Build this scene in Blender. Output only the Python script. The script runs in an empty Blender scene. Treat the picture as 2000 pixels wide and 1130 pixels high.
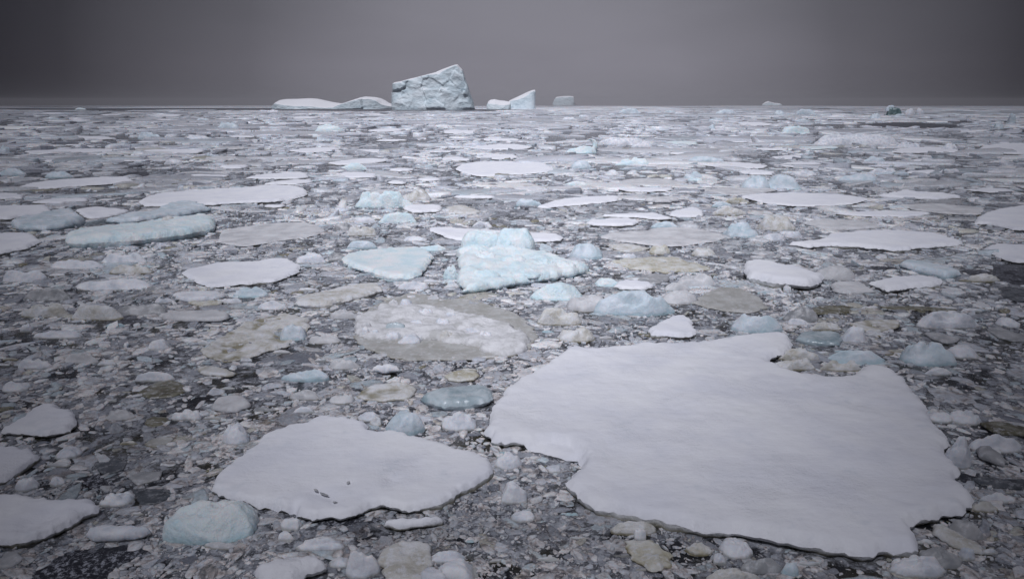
import bpy, math, random
import numpy as np
from mathutils import Vector
from mathutils.geometry import delaunay_2d_cdt

random.seed(7)
RNG = np.random.default_rng(11)
S = bpy.context.scene
COL = S.collection
PI = math.pi

# ------------------------------------------------------------------ camera
H, F = 10.0, 1400.0
TH = math.atan(360.0 / F)
cT, sT = math.cos(TH), math.sin(TH)
cam = bpy.data.cameras.new('camera')
cam.sensor_width = 36.0
cam.lens = 36.0 * F / 2000.0
cam.clip_start, cam.clip_end = 0.5, 60000.0
co = bpy.data.objects.new('camera', cam)
COL.objects.link(co)
co.location = (0, 0, H)
co.rotation_euler = (PI / 2 - TH, 0, 0)
S.camera = co


def ground(px, py, z=0.0):
    """a point of the photograph laid back onto the plane at height z"""
    dx, dy = (px - 1000) / F, (565 - py) / F
    t = (z - H) / (-sT + dy * cT)
    return dx * t, (cT + dy * sT) * t


def project(x, y, z=0.0):
    f = y * cT - (z - H) * sT
    u = y * sT + (z - H) * cT
    return 1000 + F * x / f, 565 - F * u / f


# ------------------------------------------------------------------ noise
def _h(i, j, k, s):
    n = (i.astype(np.int64) * 374761393 + j.astype(np.int64) * 668265263 + k.astype(np.int64) * 2147483647 + s * 1274126177) & 0xFFFFFFFF
    n = ((n ^ (n >> 13)) * 1274126177) & 0xFFFFFFFF
    return ((n ^ (n >> 16)) & 0xFFFF) / 65535.0


def vnoise(x, y, z=None, s=0):
    x = np.asarray(x, float); y = np.asarray(y, float)
    z = np.zeros_like(x) if z is None else np.asarray(z, float)
    xi, yi, zi = np.floor(x), np.floor(y), np.floor(z)
    a, b, c = x - xi, y - yi, z - zi
    a, b, c = a * a * (3 - 2 * a), b * b * (3 - 2 * b), c * c * (3 - 2 * c)
    o = 0
    for dx in (0, 1):
        for dy in (0, 1):
            for dz in (0, 1):
                w = (a if dx else 1 - a) * (b if dy else 1 - b) * (c if dz else 1 - c)
                o = o + w * _h(xi + dx, yi + dy, zi + dz, s)
    return o


def fbm(x, y, z=None, s=0, oct=4):
    x = np.asarray(x, float); y = np.asarray(y, float)
    o, a, f, t = 0, 1.0, 1.0, 0.0
    for k in range(oct):
        o = o + a * (vnoise(x * f, y * f, None if z is None else np.asarray(z) * f, s + k * 17) - 0.5)
        t += a; a *= 0.5; f *= 2.03
    return o / t * 2      # about -1..1


def inside(P, poly):
    x, y = P[:, 0], P[:, 1]
    r = np.zeros(len(P), bool)
    n = len(poly)
    for i in range(n):
        x0, y0 = poly[i]; x1, y1 = poly[(i + 1) % n]
        if y0 == y1:
            continue
        c = ((y0 > y) != (y1 > y)) & (x < (x1 - x0) * (y - y0) / (y1 - y0) + x0)
        r ^= c
    return r


def edge_dist(P, poly):
    A = np.asarray(poly); B = np.roll(A, -1, 0)
    d = np.full(len(P), 1e9)
    for a, b in zip(A, B):
        e = b - a
        t = np.clip(((P - a) @ e) / max(e @ e, 1e-12), 0, 1)
        d = np.minimum(d, np.hypot(*(P - a - t[:, None] * e).T))
    return d


# ------------------------------------------------------------------ meshes
def fast_mesh(name, V, T, mat, parent=None, smooth=True, colour=None, loc=(0, 0, 0)):
    me = bpy.data.meshes.new(name)
    V = np.ascontiguousarray(V, np.float32); T = np.ascontiguousarray(T, np.int32)
    me.vertices.add(len(V)); me.vertices.foreach_set('co', V.ravel())
    me.loops.add(T.size); me.loops.foreach_set('vertex_index', T.ravel())
    me.polygons.add(len(T))
    me.polygons.foreach_set('loop_start', np.arange(0, T.size, T.shape[1], dtype=np.int32))
    me.polygons.foreach_set('use_smooth', np.full(len(T), smooth))
    if colour is not None:
        at = me.attributes.new('tint', 'FLOAT_COLOR', 'POINT')
        c = np.ones((len(V), 4), np.float32); c[:, :3] = colour
        at.data.foreach_set('color', c.ravel())
    me.update(calc_edges=True)
    me.materials.append(mat)
    o = bpy.data.objects.new(name, me)
    COL.objects.link(o)
    o.location = loc
    if parent is not None:
        o.parent = parent
    return o


def tag(o, label=None, cat=None, group=None, kind=None):
    for k, v in (('label', label), ('category', cat), ('group', group), ('kind', kind)):
        if v:
            o[k] = v
    return o


def empty(name, loc):
    o = bpy.data.objects.new(name, None)
    COL.objects.link(o)
    o.location = loc
    o.empty_display_size = 0.2
    return o


# ------------------------------------------------------------------ materials
class NT:
    def __init__(self, name):
        self.m = bpy.data.materials.new(name); self.m.use_nodes = True
        self.t = self.m.node_tree; self.t.nodes.clear()

    def n(self, typ, **kw):
        o = self.t.nodes.new(typ)
        for k, v in kw.items():
            if k == 'ins':
                for a, b in v.items():
                    if isinstance(b, bpy.types.NodeSocket):
                        self.t.links.new(b, o.inputs[a])
                    else:
                        o.inputs[a].default_value = b
            else:
                setattr(o, k, v)
        return o

    def math(self, op, a, b=0.0, clamp=False):
        o = self.n('ShaderNodeMath', operation=op, use_clamp=clamp)
        for i, v in enumerate((a, b)):
            if isinstance(v, bpy.types.NodeSocket):
                self.t.links.new(v, o.inputs[i])
            else:
                o.inputs[i].default_value = v
        return o.outputs[0]

    def mix(self, f, a, b):
        o = self.n('ShaderNodeMix', data_type='RGBA')
        for s, v in ((o.inputs[0], f), (o.inputs[6], a), (o.inputs[7], b)):
            if isinstance(v, bpy.types.NodeSocket):
                self.t.links.new(v, s)
            else:
                s.default_value = (*v, 1) if isinstance(v, tuple) else v
        return o.outputs[2]

    def noise(self, vec, scale, detail=4, rough=0.55):
        o = self.n('ShaderNodeTexNoise', ins={'Scale': scale, 'Detail': detail, 'Roughness': rough})
        self.t.links.new(vec, o.inputs['Vector'])
        return o.outputs['Fac']

    def remap(self, v, a, b, c=0.0, d=1.0):
        o = self.n('ShaderNodeMapRange', clamp=True)
        self.t.links.new(v, o.inputs[0])
        for i, x in enumerate((a, b, c, d)):
            o.inputs[1 + i].default_value = x
        return o.outputs[0]

    def ramp(self, v, stops):
        o = self.n('ShaderNodeValToRGB')
        self.t.links.new(v, o.inputs[0])
        e = o.color_ramp.elements
        while len(e) < len(stops):
            e.new(0.5)
        for k, (p, c) in zip(e, stops):
            k.position = p; k.color = (*c, 1)
        return o.outputs[0]


def ice(name, cols, scale, rough, bump, bscale, stain=None, stain_h=0.12, stain_amt=0.9, spec=0.3, patch=None, sss=0.0, frost=0.0):
    """cols: colours the noise runs through; stain: colour of the band at the waterline"""
    N = NT(name)
    pos = N.n('ShaderNodeNewGeometry').outputs['Position']
    a = N.noise(pos, scale, 5, 0.6)
    lo, hi = 0.36, 0.64
    st = [(lo + (hi - lo) * i / max(1, len(cols) - 1), c) for i, c in enumerate(cols)]
    c = N.ramp(a, st)
    if patch:
        pc, ps, p0, p1 = patch
        c = N.mix(N.remap(N.noise(pos, ps, 6, 0.65), p0, p1), c, pc)
    if frost:
        c = N.mix(N.remap(N.noise(pos, 4.5, 9, 0.75), 0.52, 0.60, 0.0, frost), c, (0.74, 0.75, 0.79))
    if stain:
        z = N.n('ShaderNodeSeparateXYZ'); N.t.links.new(pos, z.inputs[0])
        edge = N.math('ADD', z.outputs[2], N.math('MULTIPLY', N.math('SUBTRACT', N.noise(pos, 2.3, 3), 0.5), stain_h * 1.6))
        c = N.mix(N.remap(edge, stain_h * 0.25, stain_h, stain_amt, 0.0), c, stain)
    b = N.n('ShaderNodeBump', ins={'Strength': 1.0, 'Distance': bump})
    h1 = N.noise(pos, bscale, 7, 0.62)
    if name == 'snow':
        wind = N.n('ShaderNodeMapping', ins={'Vector': pos, 'Scale': (0.8, 3.2, 1.0), 'Rotation': (0, 0, 0.5)})
        area = N.remap(N.noise(pos, 0.45, 3), 0.46, 0.62)
        h1 = N.math('ADD', N.math('MULTIPLY', h1, 0.7), N.math('MULTIPLY', N.noise(wind.outputs[0], 1.6, 7, 0.64), 0.5))
        h1 = N.math('ADD', h1, N.math('MULTIPLY', N.math('MULTIPLY', N.noise(pos, 8.0, 6, 0.66), area), 0.9))
    N.t.links.new(h1, b.inputs['Height'])
    p = N.n('ShaderNodeBsdfPrincipled', ins={'Base Color': c, 'Roughness': rough, 'Specular IOR Level': spec, 'Normal': b.outputs[0], 'Subsurface Weight': sss,
                                                'Subsurface Radius': (0.7, 0.9, 1.0), 'Subsurface Scale': 0.12})
    o = N.n('ShaderNodeOutputMaterial', ins={'Surface': p.outputs[0]})
    return N.m


ALG = (0.17, 0.155, 0.10)
M = {
    'F': ice('snow', [(0.80, 0.81, 0.875), (0.85, 0.855, 0.905), (0.88, 0.885, 0.92)], 0.5, 0.8, 0.05, 2.6, None, spec=0.15, patch=((0.70, 0.735, 0.80), 1.1, 0.58, 0.78)),
    'Fe': ice('floe_edge', [(0.55, 0.56, 0.56), (0.78, 0.78, 0.80)], 3.0, 0.7, 0.08, 7.0, ALG, 0.13, 0.85, 0.2),
    'W': ice('white_ice', [(0.60, 0.63, 0.69), (0.76, 0.77, 0.82), (0.86, 0.865, 0.90)], 1.6, 0.55, 0.06, 5.0, (0.34, 0.35, 0.33), 0.08, 0.7, sss=0.7),
    'B': ice('blue_ice', [(0.54, 0.64, 0.70), (0.66, 0.73, 0.79), (0.77, 0.81, 0.87)], 1.0, 0.42, 0.07, 4.0, (0.33, 0.50, 0.56), 0.18, 0.6, sss=0.7),
    'BB': ice('bright_blue_ice', [(0.68, 0.83, 0.89), (0.80, 0.89, 0.94), (0.89, 0.92, 0.96)], 0.9, 0.5, 0.12, 5.5, (0.42, 0.62, 0.67), 0.15, 0.6, sss=0.7),
    'BG': ice('glassy_blue_ice', frost=0.35, sss=0.3, cols=[(0.26, 0.34, 0.38), (0.40, 0.48, 0.52), (0.56, 0.63, 0.67)], scale=1.2, rough=0.22, bump=0.03, bscale=3.0, stain=None, spec=0.5),
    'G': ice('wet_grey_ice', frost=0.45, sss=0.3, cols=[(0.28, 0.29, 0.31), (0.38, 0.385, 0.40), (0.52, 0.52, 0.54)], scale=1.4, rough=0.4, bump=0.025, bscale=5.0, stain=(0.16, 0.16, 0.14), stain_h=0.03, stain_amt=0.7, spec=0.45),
    'GL': ice('dull_snow_ice', frost=0.5, sss=0.3, cols=[(0.50, 0.50, 0.52), (0.62, 0.62, 0.64), (0.72, 0.72, 0.74)], scale=0.7, rough=0.6, bump=0.02, bscale=4.0, stain=(0.24, 0.23, 0.19), stain_h=0.05, stain_amt=0.8, spec=0.3),
    'D': ice('slate_wet_ice', frost=0.25, sss=0.3, cols=[(0.055, 0.06, 0.07), (0.09, 0.10, 0.115), (0.15, 0.16, 0.18)], scale=1.8, rough=0.25, bump=0.015, bscale=6.0, stain=None, spec=0.5),
    'S': ice('cream_stained_ice', frost=0.75, sss=0.3, cols=[(0.52, 0.50, 0.45), (0.66, 0.65, 0.63), (0.76, 0.765, 0.79)], scale=1.7, rough=0.6, bump=0.08, bscale=5.0, stain=(0.20, 0.17, 0.075), stain_h=0.08, stain_amt=0.8, spec=0.3, patch=((0.42, 0.37, 0.24), 1.3, 0.60, 0.80)),
    'Y': ice('ochre_stained_ice', frost=0.7, sss=0.3, cols=[(0.46, 0.43, 0.33), (0.60, 0.58, 0.51), (0.72, 0.72, 0.70)], scale=1.5, rough=0.6, bump=0.08, bscale=6.0, stain=(0.16, 0.12, 0.03), stain_h=0.08, stain_amt=0.8, spec=0.3, patch=((0.44, 0.32, 0.12), 1.8, 0.62, 0.76)),
    'O': ice('olive_wet_ice', frost=0.5, sss=0.3, cols=[(0.09, 0.08, 0.05), (0.15, 0.14, 0.095), (0.27, 0.26, 0.21)], scale=2.2, rough=0.3, bump=0.02, bscale=7.0, stain=None, spec=0.5, patch=((0.5, 0.5, 0.5), 9.0, 0.66, 0.74)),
    'T': ice('taupe_ice', frost=0.38, sss=0.3, cols=[(0.36, 0.355, 0.33), (0.42, 0.415, 0.40), (0.50, 0.50, 0.49)], scale=1.0, rough=0.5, bump=0.03, bscale=4.0, stain=(0.15, 0.13, 0.07), stain_h=0.05, stain_amt=0.8, spec=0.4),
    'K': ice('dark_green_ice', [(0.04, 0.08, 0.085), (0.09, 0.15, 0.16), (0.26, 0.36, 0.38)], 0.25, 0.35, 0.3, 0.6, None, spec=0.5),
}


def berg_material():
    N = NT('iceberg_ice')
    g = N.n('ShaderNodeNewGeometry')
    pos = g.outputs['Position']
    st = N.n('ShaderNodeMapping', ins={'Vector': pos, 'Scale': (1.0, 1.0, 1.8), 'Rotation': (0, 0.35, 0)})
    a = N.noise(st.outputs[0], 0.035, 8, 0.66)
    c = N.ramp(a, [(0.30, (0.34, 0.44, 0.50)), (0.38, (0.56, 0.67, 0.73)), (0.50, (0.70, 0.80, 0.85)), (0.66, (0.80, 0.87, 0.91))])
    nz = N.n('ShaderNodeSeparateXYZ'); N.t.links.new(g.outputs['Normal'], nz.inputs[0])
    f = N.math('ADD', nz.outputs[2], N.math('MULTIPLY', N.math('SUBTRACT', N.noise(pos, 0.06, 4), 0.5), 0.3))
    c = N.mix(N.remap(f, 0.50, 0.66), c, (0.84, 0.84, 0.87))
    b = N.n('ShaderNodeBump', ins={'Strength': 1.0, 'Distance': 2.4, 'Height': N.noise(st.outputs[0], 0.10, 9, 0.70)})
    p = N.n('ShaderNodeBsdfPrincipled', ins={'Base Color': c, 'Roughness': 0.6, 'Specular IOR Level': 0.2, 'Normal': b.outputs[0]})
    N.n('ShaderNodeOutputMaterial', ins={'Surface': p.outputs[0]})
    return N.m


M['berg'] = berg_material()


def brash_material():
    N = NT('brash_ice')
    pos = N.n('ShaderNodeNewGeometry').outputs['Position']
    at = N.n('ShaderNodeAttribute', attribute_name='tint')
    k = N.remap(N.noise(pos, 5.0, 9, 0.74), 0.36, 0.64, 0.76, 1.20)
    c = N.n('ShaderNodeVectorMath', operation='SCALE')
    N.t.links.new(at.outputs['Color'], c.inputs[0]); N.t.links.new(k, c.inputs['Scale'])
    grain = N.math('MULTIPLY', N.remap(N.noise(pos, 22.0, 4, 0.7), 0.54, 0.60), N.remap(N.noise(pos, 1.3, 4, 0.6), 0.46, 0.60))
    cc = N.mix(N.math('MULTIPLY', grain, 0.35), c.outputs[0], (0.76, 0.775, 0.82))
    b = N.n('ShaderNodeBump', ins={'Strength': 1.0, 'Distance': 0.06, 'Height': N.noise(pos, 8.0, 7, 0.66)})
    p = N.n('ShaderNodeBsdfPrincipled', ins={'Base Color': cc, 'Roughness': 0.27, 'Specular IOR Level': 0.45, 'Normal': b.outputs[0],
                                                'Subsurface Weight': 0.8, 'Subsurface Radius': (0.7, 0.9, 1.0), 'Subsurface Scale': 0.10})
    N.n('ShaderNodeOutputMaterial', ins={'Surface': p.outputs[0]})
    return N.m


def water_material():
    N = NT('slushy_sea_water')
    pos = N.n('ShaderNodeNewGeometry').outputs['Position']
    big = N.noise(pos, 0.42, 6, 0.62)
    mid = N.noise(pos, 1.7, 9, 0.70)
    fine = N.noise(pos, 7.0, 6, 0.70)
    dis = N.n('ShaderNodeVectorMath', operation='ADD')
    nv = N.n('ShaderNodeTexNoise', ins={'Scale': 1.2, 'Detail': 5.0})
    N.t.links.new(pos, nv.inputs['Vector'])
    sv = N.n('ShaderNodeVectorMath', operation='SCALE', ins={'Scale': 1.3}); N.t.links.new(nv.outputs['Color'], sv.inputs[0])
    N.t.links.new(pos, dis.inputs[0]); N.t.links.new(sv.outputs[0], dis.inputs[1])
    slit = N.math('ABSOLUTE', N.math('SUBTRACT', N.noise(dis.outputs[0], 1.25, 4, 0.6), 0.5))
    s = N.math('ADD', N.math('MULTIPLY', mid, 0.6), N.math('MULTIPLY', big, 0.6))
    slush = N.remap(s, 0.525, 0.615)
    slush = N.math('MULTIPLY', slush, N.remap(slit, 0.004, 0.045, 0.25, 1.0))
    pale = N.ramp(N.math('ADD', N.math('MULTIPLY', mid, 0.55), N.math('MULTIPLY', fine, 0.45)), [(0.38, (0.145, 0.152, 0.176)), (0.50, (0.27, 0.28, 0.315)), (0.62, (0.54, 0.56, 0.61))])
    dark = N.mix(N.remap(N.noise(pos, 0.33, 4), 0.50, 0.62), (0.012, 0.013, 0.017), (0.044, 0.040, 0.024))
    c = N.mix(slush, dark, pale)
    b = N.n('ShaderNodeBump', ins={'Strength': 0.8, 'Distance': 0.06, 'Height': N.math('ADD', mid, N.math('MULTIPLY', slush, 0.3))})
    p = N.n('ShaderNodeBsdfPrincipled', ins={'Base Color': c, 'Roughness': N.remap(slush, 0, 1, 0.07, 0.36), 'IOR': 1.33, 'Normal': b.outputs[0]})
    N.n('ShaderNodeOutputMaterial', ins={'Surface': p.outputs[0]})
    return N.m


M['brash'] = brash_material()
M['water'] = water_material()

# ------------------------------------------------------------------ the pieces
ITEMS = []          # every piece, for labels and for keeping the brash off it
FOOT = []           # footprints on the water (polygons in metres)
LAND = {}           # landmark phrase -> picture position


def note(o, px, py, wpx, colour, shape, noun, cat, group, label=None, land=None):
    ITEMS.append(dict(o=o, p=(px, py), w=wpx, colour=colour, shape=shape, noun=noun, cat=cat, group=group, label=label))
    if land:
        LAND[land] = (px, py, wpx)


COLOUR = {'F': 'snow white', 'W': 'white', 'B': 'pale blue', 'BB': 'bright blue-white', 'BG': 'glassy blue', 'G': 'wet grey', 'GL': 'dull grey',
          'D': 'dark slate', 'S': 'cream stained', 'Y': 'ochre stained', 'O': 'dark olive', 'T': 'taupe', 'K': 'dark green'}


def resample(P, step):
    P = np.asarray(P, float); Q = np.roll(P, -1, 0)
    out = []
    for a, b in zip(P, Q):
        n = max(1, int(round(np.hypot(*(b - a)) / step)))
        for i in range(n):
            out.append(a + (b - a) * i / n)
    return np.array(out)


def floe(style, h, pts, label=None, land=None, parts=False, noun='ice floe', shape='flat', rough=1.0, bumps=0.05, lips=(), pits=()):
    """a flat sheet of ice: traced outline at its own place, real thickness, rounded shoulder, undercut wall"""
    pts = np.array(pts, float)
    y0, y1 = pts[:, 1].min(), pts[:, 1].max()
    G = np.array([ground(x, y, h * (0.15 + 0.7 * (y1 - y) / (y1 - y0))) for x, y in pts])
    if 0.5 * np.sum(G[:, 0] * np.roll(G[:, 1], -1) - np.roll(G[:, 0], -1) * G[:, 1]) < 0:
        G = G[::-1]
    area = abs(0.5 * np.sum(G[:, 0] * np.roll(G[:, 1], -1) - np.roll(G[:, 0], -1) * G[:, 1]))
    size = math.sqrt(area)
    c0 = G.mean(0)
    ppm = F * 0.512 / (c0[1] * cT + H * sT)
    sp = max(2.4 / ppm, math.sqrt(area / (9000 if parts else 1500)))
    L = resample(G, sp * 0.8)
    # fractal crumbling of the outline
    nrm = np.roll(L, -1, 0) - np.roll(L, 1, 0)
    nrm = np.stack([nrm[:, 1], -nrm[:, 0]], 1) / np.maximum(np.hypot(nrm[:, 0], nrm[:, 1]), 1e-9)[:, None]
    am = min(0.04 * size, 0.16) * rough
    off = am * fbm(L[:, 0] / (0.12 * size + .05), L[:, 1] / (0.12 * size + .05), s=3, oct=4) + 0.10 * rough * min(1, size / 3) * fbm(L[:, 0] / .32, L[:, 1] / .32, s=14, oct=4) + 0.5 * sp * rough * fbm(L[:, 0] / sp / 2, L[:, 1] / sp / 2, s=9, oct=2)
    L = L + nrm * off[:, None]
    lo, hi = L.min(0), L.max(0)
    gx, gy = np.meshgrid(np.arange(lo[0], hi[0], sp), np.arange(lo[1], hi[1], sp * 0.87))
    gx = gx + (np.arange(gx.shape[0]) % 2)[:, None] * sp * 0.5
    P = np.stack([gx.ravel(), gy.ravel()], 1) + RNG.uniform(-.18, .18, (gx.size, 2)) * sp
    P = P[inside(P, L)]
    if len(P):
        P = P[edge_dist(P, L) > sp * 0.45]
    n = len(L)
    res = delaunay_2d_cdt([Vector(p) for p in np.vstack([L, P])], [(i, (i + 1) % n) for i in range(n)], [], 1, 1e-6)
    V2 = np.array([(v.x, v.y) for v in res[0]])
    T = [f for f in res[2] if len(f) == 3]
    orig = res[3]
    d = edge_dist(V2, L)
    sh = (0.75 * h + 0.02) * (1 + 0.55 * fbm(V2[:, 0] / .5, V2[:, 1] / .5, s=41, oct=3))
    k = np.clip(d / sh, 0, 1)
    z = h * (0.42 + 0.58 * np.sqrt(np.maximum(0, 1 - (1 - k) ** 2)))
    und = fbm(V2[:, 0] / 1.7, V2[:, 1] / 1.7, s=21, oct=4) * bumps + fbm(V2[:, 0] / .35, V2[:, 1] / .35, s=5, oct=2) * bumps * 0.25
    z = z + und * (0.25 + 0.75 * k) + (1 - k) * min(h, .4) * .22 * fbm(V2[:, 0] / .16, V2[:, 1] / .16, s=61, oct=3)
    for lp, dz in lips:                                   # a lower shelf in the sheet
        Q = np.array([ground(x, y, h) for x, y in lp])
        dd = edge_dist(V2, Q) * np.where(inside(V2, Q), 1, -1)
        z = z - dz * np.clip(dd / 0.12 + .3, 0, 1)
    for (qx, qy, rx, dz) in pits:                         # melt holes
        q = np.array(ground(qx, qy, h)); r = rx / (ppm / 0.512)
        rr = np.hypot((V2[:, 0] - q[0]) / r, (V2[:, 1] - q[1]) / (r * 1.7))
        hole = dz * np.exp(-rr ** 2 * 1.2)
        z = np.where(hole > .05, np.maximum(z - hole, -.12), z - hole)
    z = np.where(z < 0.02, np.minimum(z, .02) if len(pits) else 0.02, z)
    # wall rings, from the outline down under water
    rim = np.full(n, -1)
    for vi, ol in enumerate(orig):
        for q in ol:
            if q < n:
                rim[q] = vi
    ok = rim >= 0
    L2, N2, zr = V2[rim[ok]], nrm[ok], z[rim[ok]]
    m = len(L2)
    R = [np.column_stack([L2, zr])]
    lowf = np.clip(.75 + 1.5 * fbm(L2[:, 0] / 1.6, L2[:, 1] / 1.6, s=33, oct=2), -.15, 1.9)
    for fz, ins in ((0.55, 0.06), (0.12, 0.34), (-0.6, 0.45)):
        jit = 1 + 1.1 * fbm(L2[:, 0] / .35, L2[:, 1] / .35, s=31, oct=3)
        ip = L2 - N2 * (ins * min(h, .45) * jit * lowf)[:, None]
        R.append(np.column_stack([ip, zr * fz if fz > 0 else np.full(m, fz * h - .02)]))
    loc = (c0[0], c0[1], 0.0)
    top = np.column_stack([V2, z]) - np.array(loc)
    W = np.vstack(R) - np.array(loc)
    WT = []
    for r in range(len(R) - 1):
        for i in range(m):
            a, b = r * m + i, r * m + (i + 1) % m
            c, e = a + m, b + m
            WT += [(a, c, b), (b, c, e)]
    T = np.array(T); WT = np.array(WT)
    # keep normals up / outwards
    t0 = top[T[:, 1]] - top[T[:, 0]]; t1 = top[T[:, 2]] - top[T[:, 0]]
    fl = (t0[:, 0] * t1[:, 1] - t0[:, 1] * t1[:, 0]) < 0
    T[fl] = T[fl][:, ::-1]
    em = M['Fe'] if style == 'F' else M[style]
    if parts:
        root = empty('ice_floe', loc)
        fast_mesh('snow_surface', top, T, M[style], root)
        fast_mesh('ice_edge', W, WT, em, root)
    else:
        w = W.copy()
        # weld the wall's first ring to the top
        idx = np.concatenate([rim[ok], np.arange(m, len(W)) - m + len(top)])
        root = fast_mesh('ice_floe' if noun == 'ice floe' else noun.replace(' ', '_'), np.vstack([top, W[m:]]), np.vstack([T, idx[WT]]), M[style], loc=loc)
        if style == 'F':
            root.data.materials.append(em)
            mi = np.zeros(len(T) + len(WT), np.int32); mi[len(T):] = 1
            root.data.polygons.foreach_set('material_index', mi)
    if land == 'rubble floe':
        FOOT.append(c0 + np.array([.25, 0]) + (L - c0) * .84)
    elif style not in 'SY' or h > .3:
        FOOT.append(L)
    x0, x1 = pts[:, 0].min(), pts[:, 0].max()
    note(root, (x0 + x1) / 2, (y0 + y1) / 2, x1 - x0, COLOUR[style], shape, noun, 'ice floe' if noun == 'ice floe' else 'ice chunk',
         'flat ice floes adrift', label, land)
    return root


def lump(R, depth, hz, style, seed, rings=11, seg=34, back=0.0):
    """a chunk seen above water: polar height field. Returns V, T (local, origin at waterline, front towards -y)"""
    rg = np.random.default_rng(seed)
    ph = np.linspace(0, 2 * PI, seg, endpoint=False)
    pe = {'round': 2.0, 'block': 3.2, 'pile': 2.2, 'ridge': 2.2, 'slab': 3.0, 'boulder': 2.3, 'cube': 3.6}[style]
    cs, sn = np.cos(ph), np.sin(ph)
    rad = 1 / (np.abs(cs) ** pe + np.abs(sn) ** pe) ** (1 / pe)
    wob = 0.22 * fbm(cs * 1.6 + seed * 3.1, sn * 1.6, s=seed, oct=4) + 0.02 * rg.normal(size=seg)
    V, fs = [], []
    fr = [1 - (1 - k / rings) ** 1.6 for k in range(1, rings + 1)]
    for f in fr:
        V.append(np.column_stack([cs * rad * f * (1 + wob * f ** 1.5), sn * rad * f * (1 + wob * f ** 1.5)])); fs.append(np.full(seg, f))
    UV = np.vstack([np.zeros((1, 2)), *V]); f = np.concatenate([[0.0], *fs])
    u, v = UV.T
    n1 = fbm(u * 1.7 + seed, v * 1.7, s=seed + 5, oct=4)
    n2 = fbm(u * 5 + seed, v * 5, s=seed + 8, oct=3)
    if style == 'round':
        z = np.maximum(0, 1 - f ** 2.4) ** 0.62 * (0.88 + 0.62 * n1 + 0.10 * n2)
        for k in range(5):
            a = rg.uniform(0, 2 * PI); o = rg.uniform(.3, .85); z = np.minimum(z, 1.0 - np.maximum(0, u * math.cos(a) + v * math.sin(a) - o) * rg.uniform(.4, 1.4) + .05 * n2)
        z = np.maximum(z, 0)
    elif style == 'boulder':
        z = np.maximum(0, 1 - f ** 3.4) ** .5 * (0.95 + 0.40 * n1)
        for k in range(6):
            a = rg.uniform(0, 2 * PI); o = rg.uniform(.2, .8); z = np.minimum(z, 1.05 - np.maximum(0, u * math.cos(a) + v * math.sin(a) - o) * rg.uniform(.4, 1.8))
        z = z + 0.09 * n2 * (1 - f ** 3)
    elif style == 'cube':
        z = np.maximum(0, 1 - f ** 7) ** .5 * (0.95 + 0.22 * n1) + 0.26 * fbm(u * 3 + seed, v * 0.6, s=seed + 2, oct=4) * (1 - f ** 6) + 0.08 * n2 * (1 - f ** 4)
    elif style in ('block', 'slab'):
        z = np.ones_like(u)
        tl = rg.uniform(-.28, .28, 2) * (1.0 if style == 'block' else .5)
        z = z + u * tl[0] + v * tl[1]
        for k in range(7):
            a = rg.uniform(0, 2 * PI); o = rg.uniform(.25, .75); sl = rg.uniform(.7, 2.6)
            z = np.minimum(z, 1.0 - np.maximum(0, u * math.cos(a) + v * math.sin(a) - o) * sl)
        z = z * np.minimum(1, (1 - f ** 7) ** .5 + 0) * (0.92 + 0.26 * n1) + 0.05 * n2
    elif style == 'ridge':
        w = 0.25 * fbm(u * 1.3 + seed, u * 0, s=seed, oct=2)
        z = np.maximum(0, 1 - f ** 3) ** .5 * (0.35 + 0.65 * np.exp(-((v - w) / .45) ** 2)) * (0.85 + 0.5 * n1)
    else:
        z = np.maximum(0, 1 - f ** 3) ** .5 * 0.55
        for k in range(11):
            q = rg.uniform(-.7, .7, 2); r = rg.uniform(.25, .5); hh = rg.uniform(.65, 1.0) * (1.05 - .3 * np.hypot(*q))
            a = rg.uniform(0, 2 * PI); du, dv = u - q[0], v - q[1]
            dd = np.hypot(du * math.cos(a) + dv * math.sin(a), (dv * math.cos(a) - du * math.sin(a)) * rg.uniform(1, 1.8)) / r
            z = np.maximum(z, hh * np.minimum(1, np.maximum(0, 1.25 - dd ** 2) * 1.0))
        z = z * np.minimum(1, (1 - f ** 8) ** .5) * (1 + .2 * n1) + 0.06 * n2 * (1 - f)
    z = np.maximum(z, 0.03 * (1 - f)) * hz / max(z.max() * .96, .3)
    z[-seg:] = -0.25 * hz - .05
    X = u * R; Y = v * depth * 0.5
    VV = np.column_stack([X, Y, z])
    T = []
    for i in range(seg):
        T.append((0, 1 + i, 1 + (i + 1) % seg))
    for r in range(rings - 1):
        for i in range(seg):
            a, b = 1 + r * seg + i, 1 + r * seg + (i + 1) % seg
            T += [(a, a + seg, b), (b, a + seg, b + seg)]
    return VV, np.array(T)


def chunk_dims(x0, y0, x1, y1, kd=0.7):
    gx, gy = ground((x0 + x1) / 2, y1)
    f = gy * cT + H * sT
    W = (x1 - x0) * f / F
    hpx = y1 - y0
    top = lambda D, z: project(gx, gy + 0.55 * D, z)[1]
    z = 0.30 * W
    lo, hi = 0.28 * W, kd * 1.5 * W
    if top(lo, z) < y0:                 # too tall even when shallow: lower it
        D = lo
        while top(D, z) < y0 and z > .03 * W:
            z *= .94
    elif top(hi, z) > y0:               # seen almost edge-on: raise it
        D = kd * W
        z = .02 * W
        while top(D, z) > y0 and z < 2 * W:
            z *= 1.05
    else:
        for _ in range(30):
            D = .5 * (lo + hi)
            lo, hi = (D, hi) if top(D, z) > y0 else (lo, D)
    return gx, gy, W, D, max(z, 0.04 * W)


SEED = [100]


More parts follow.
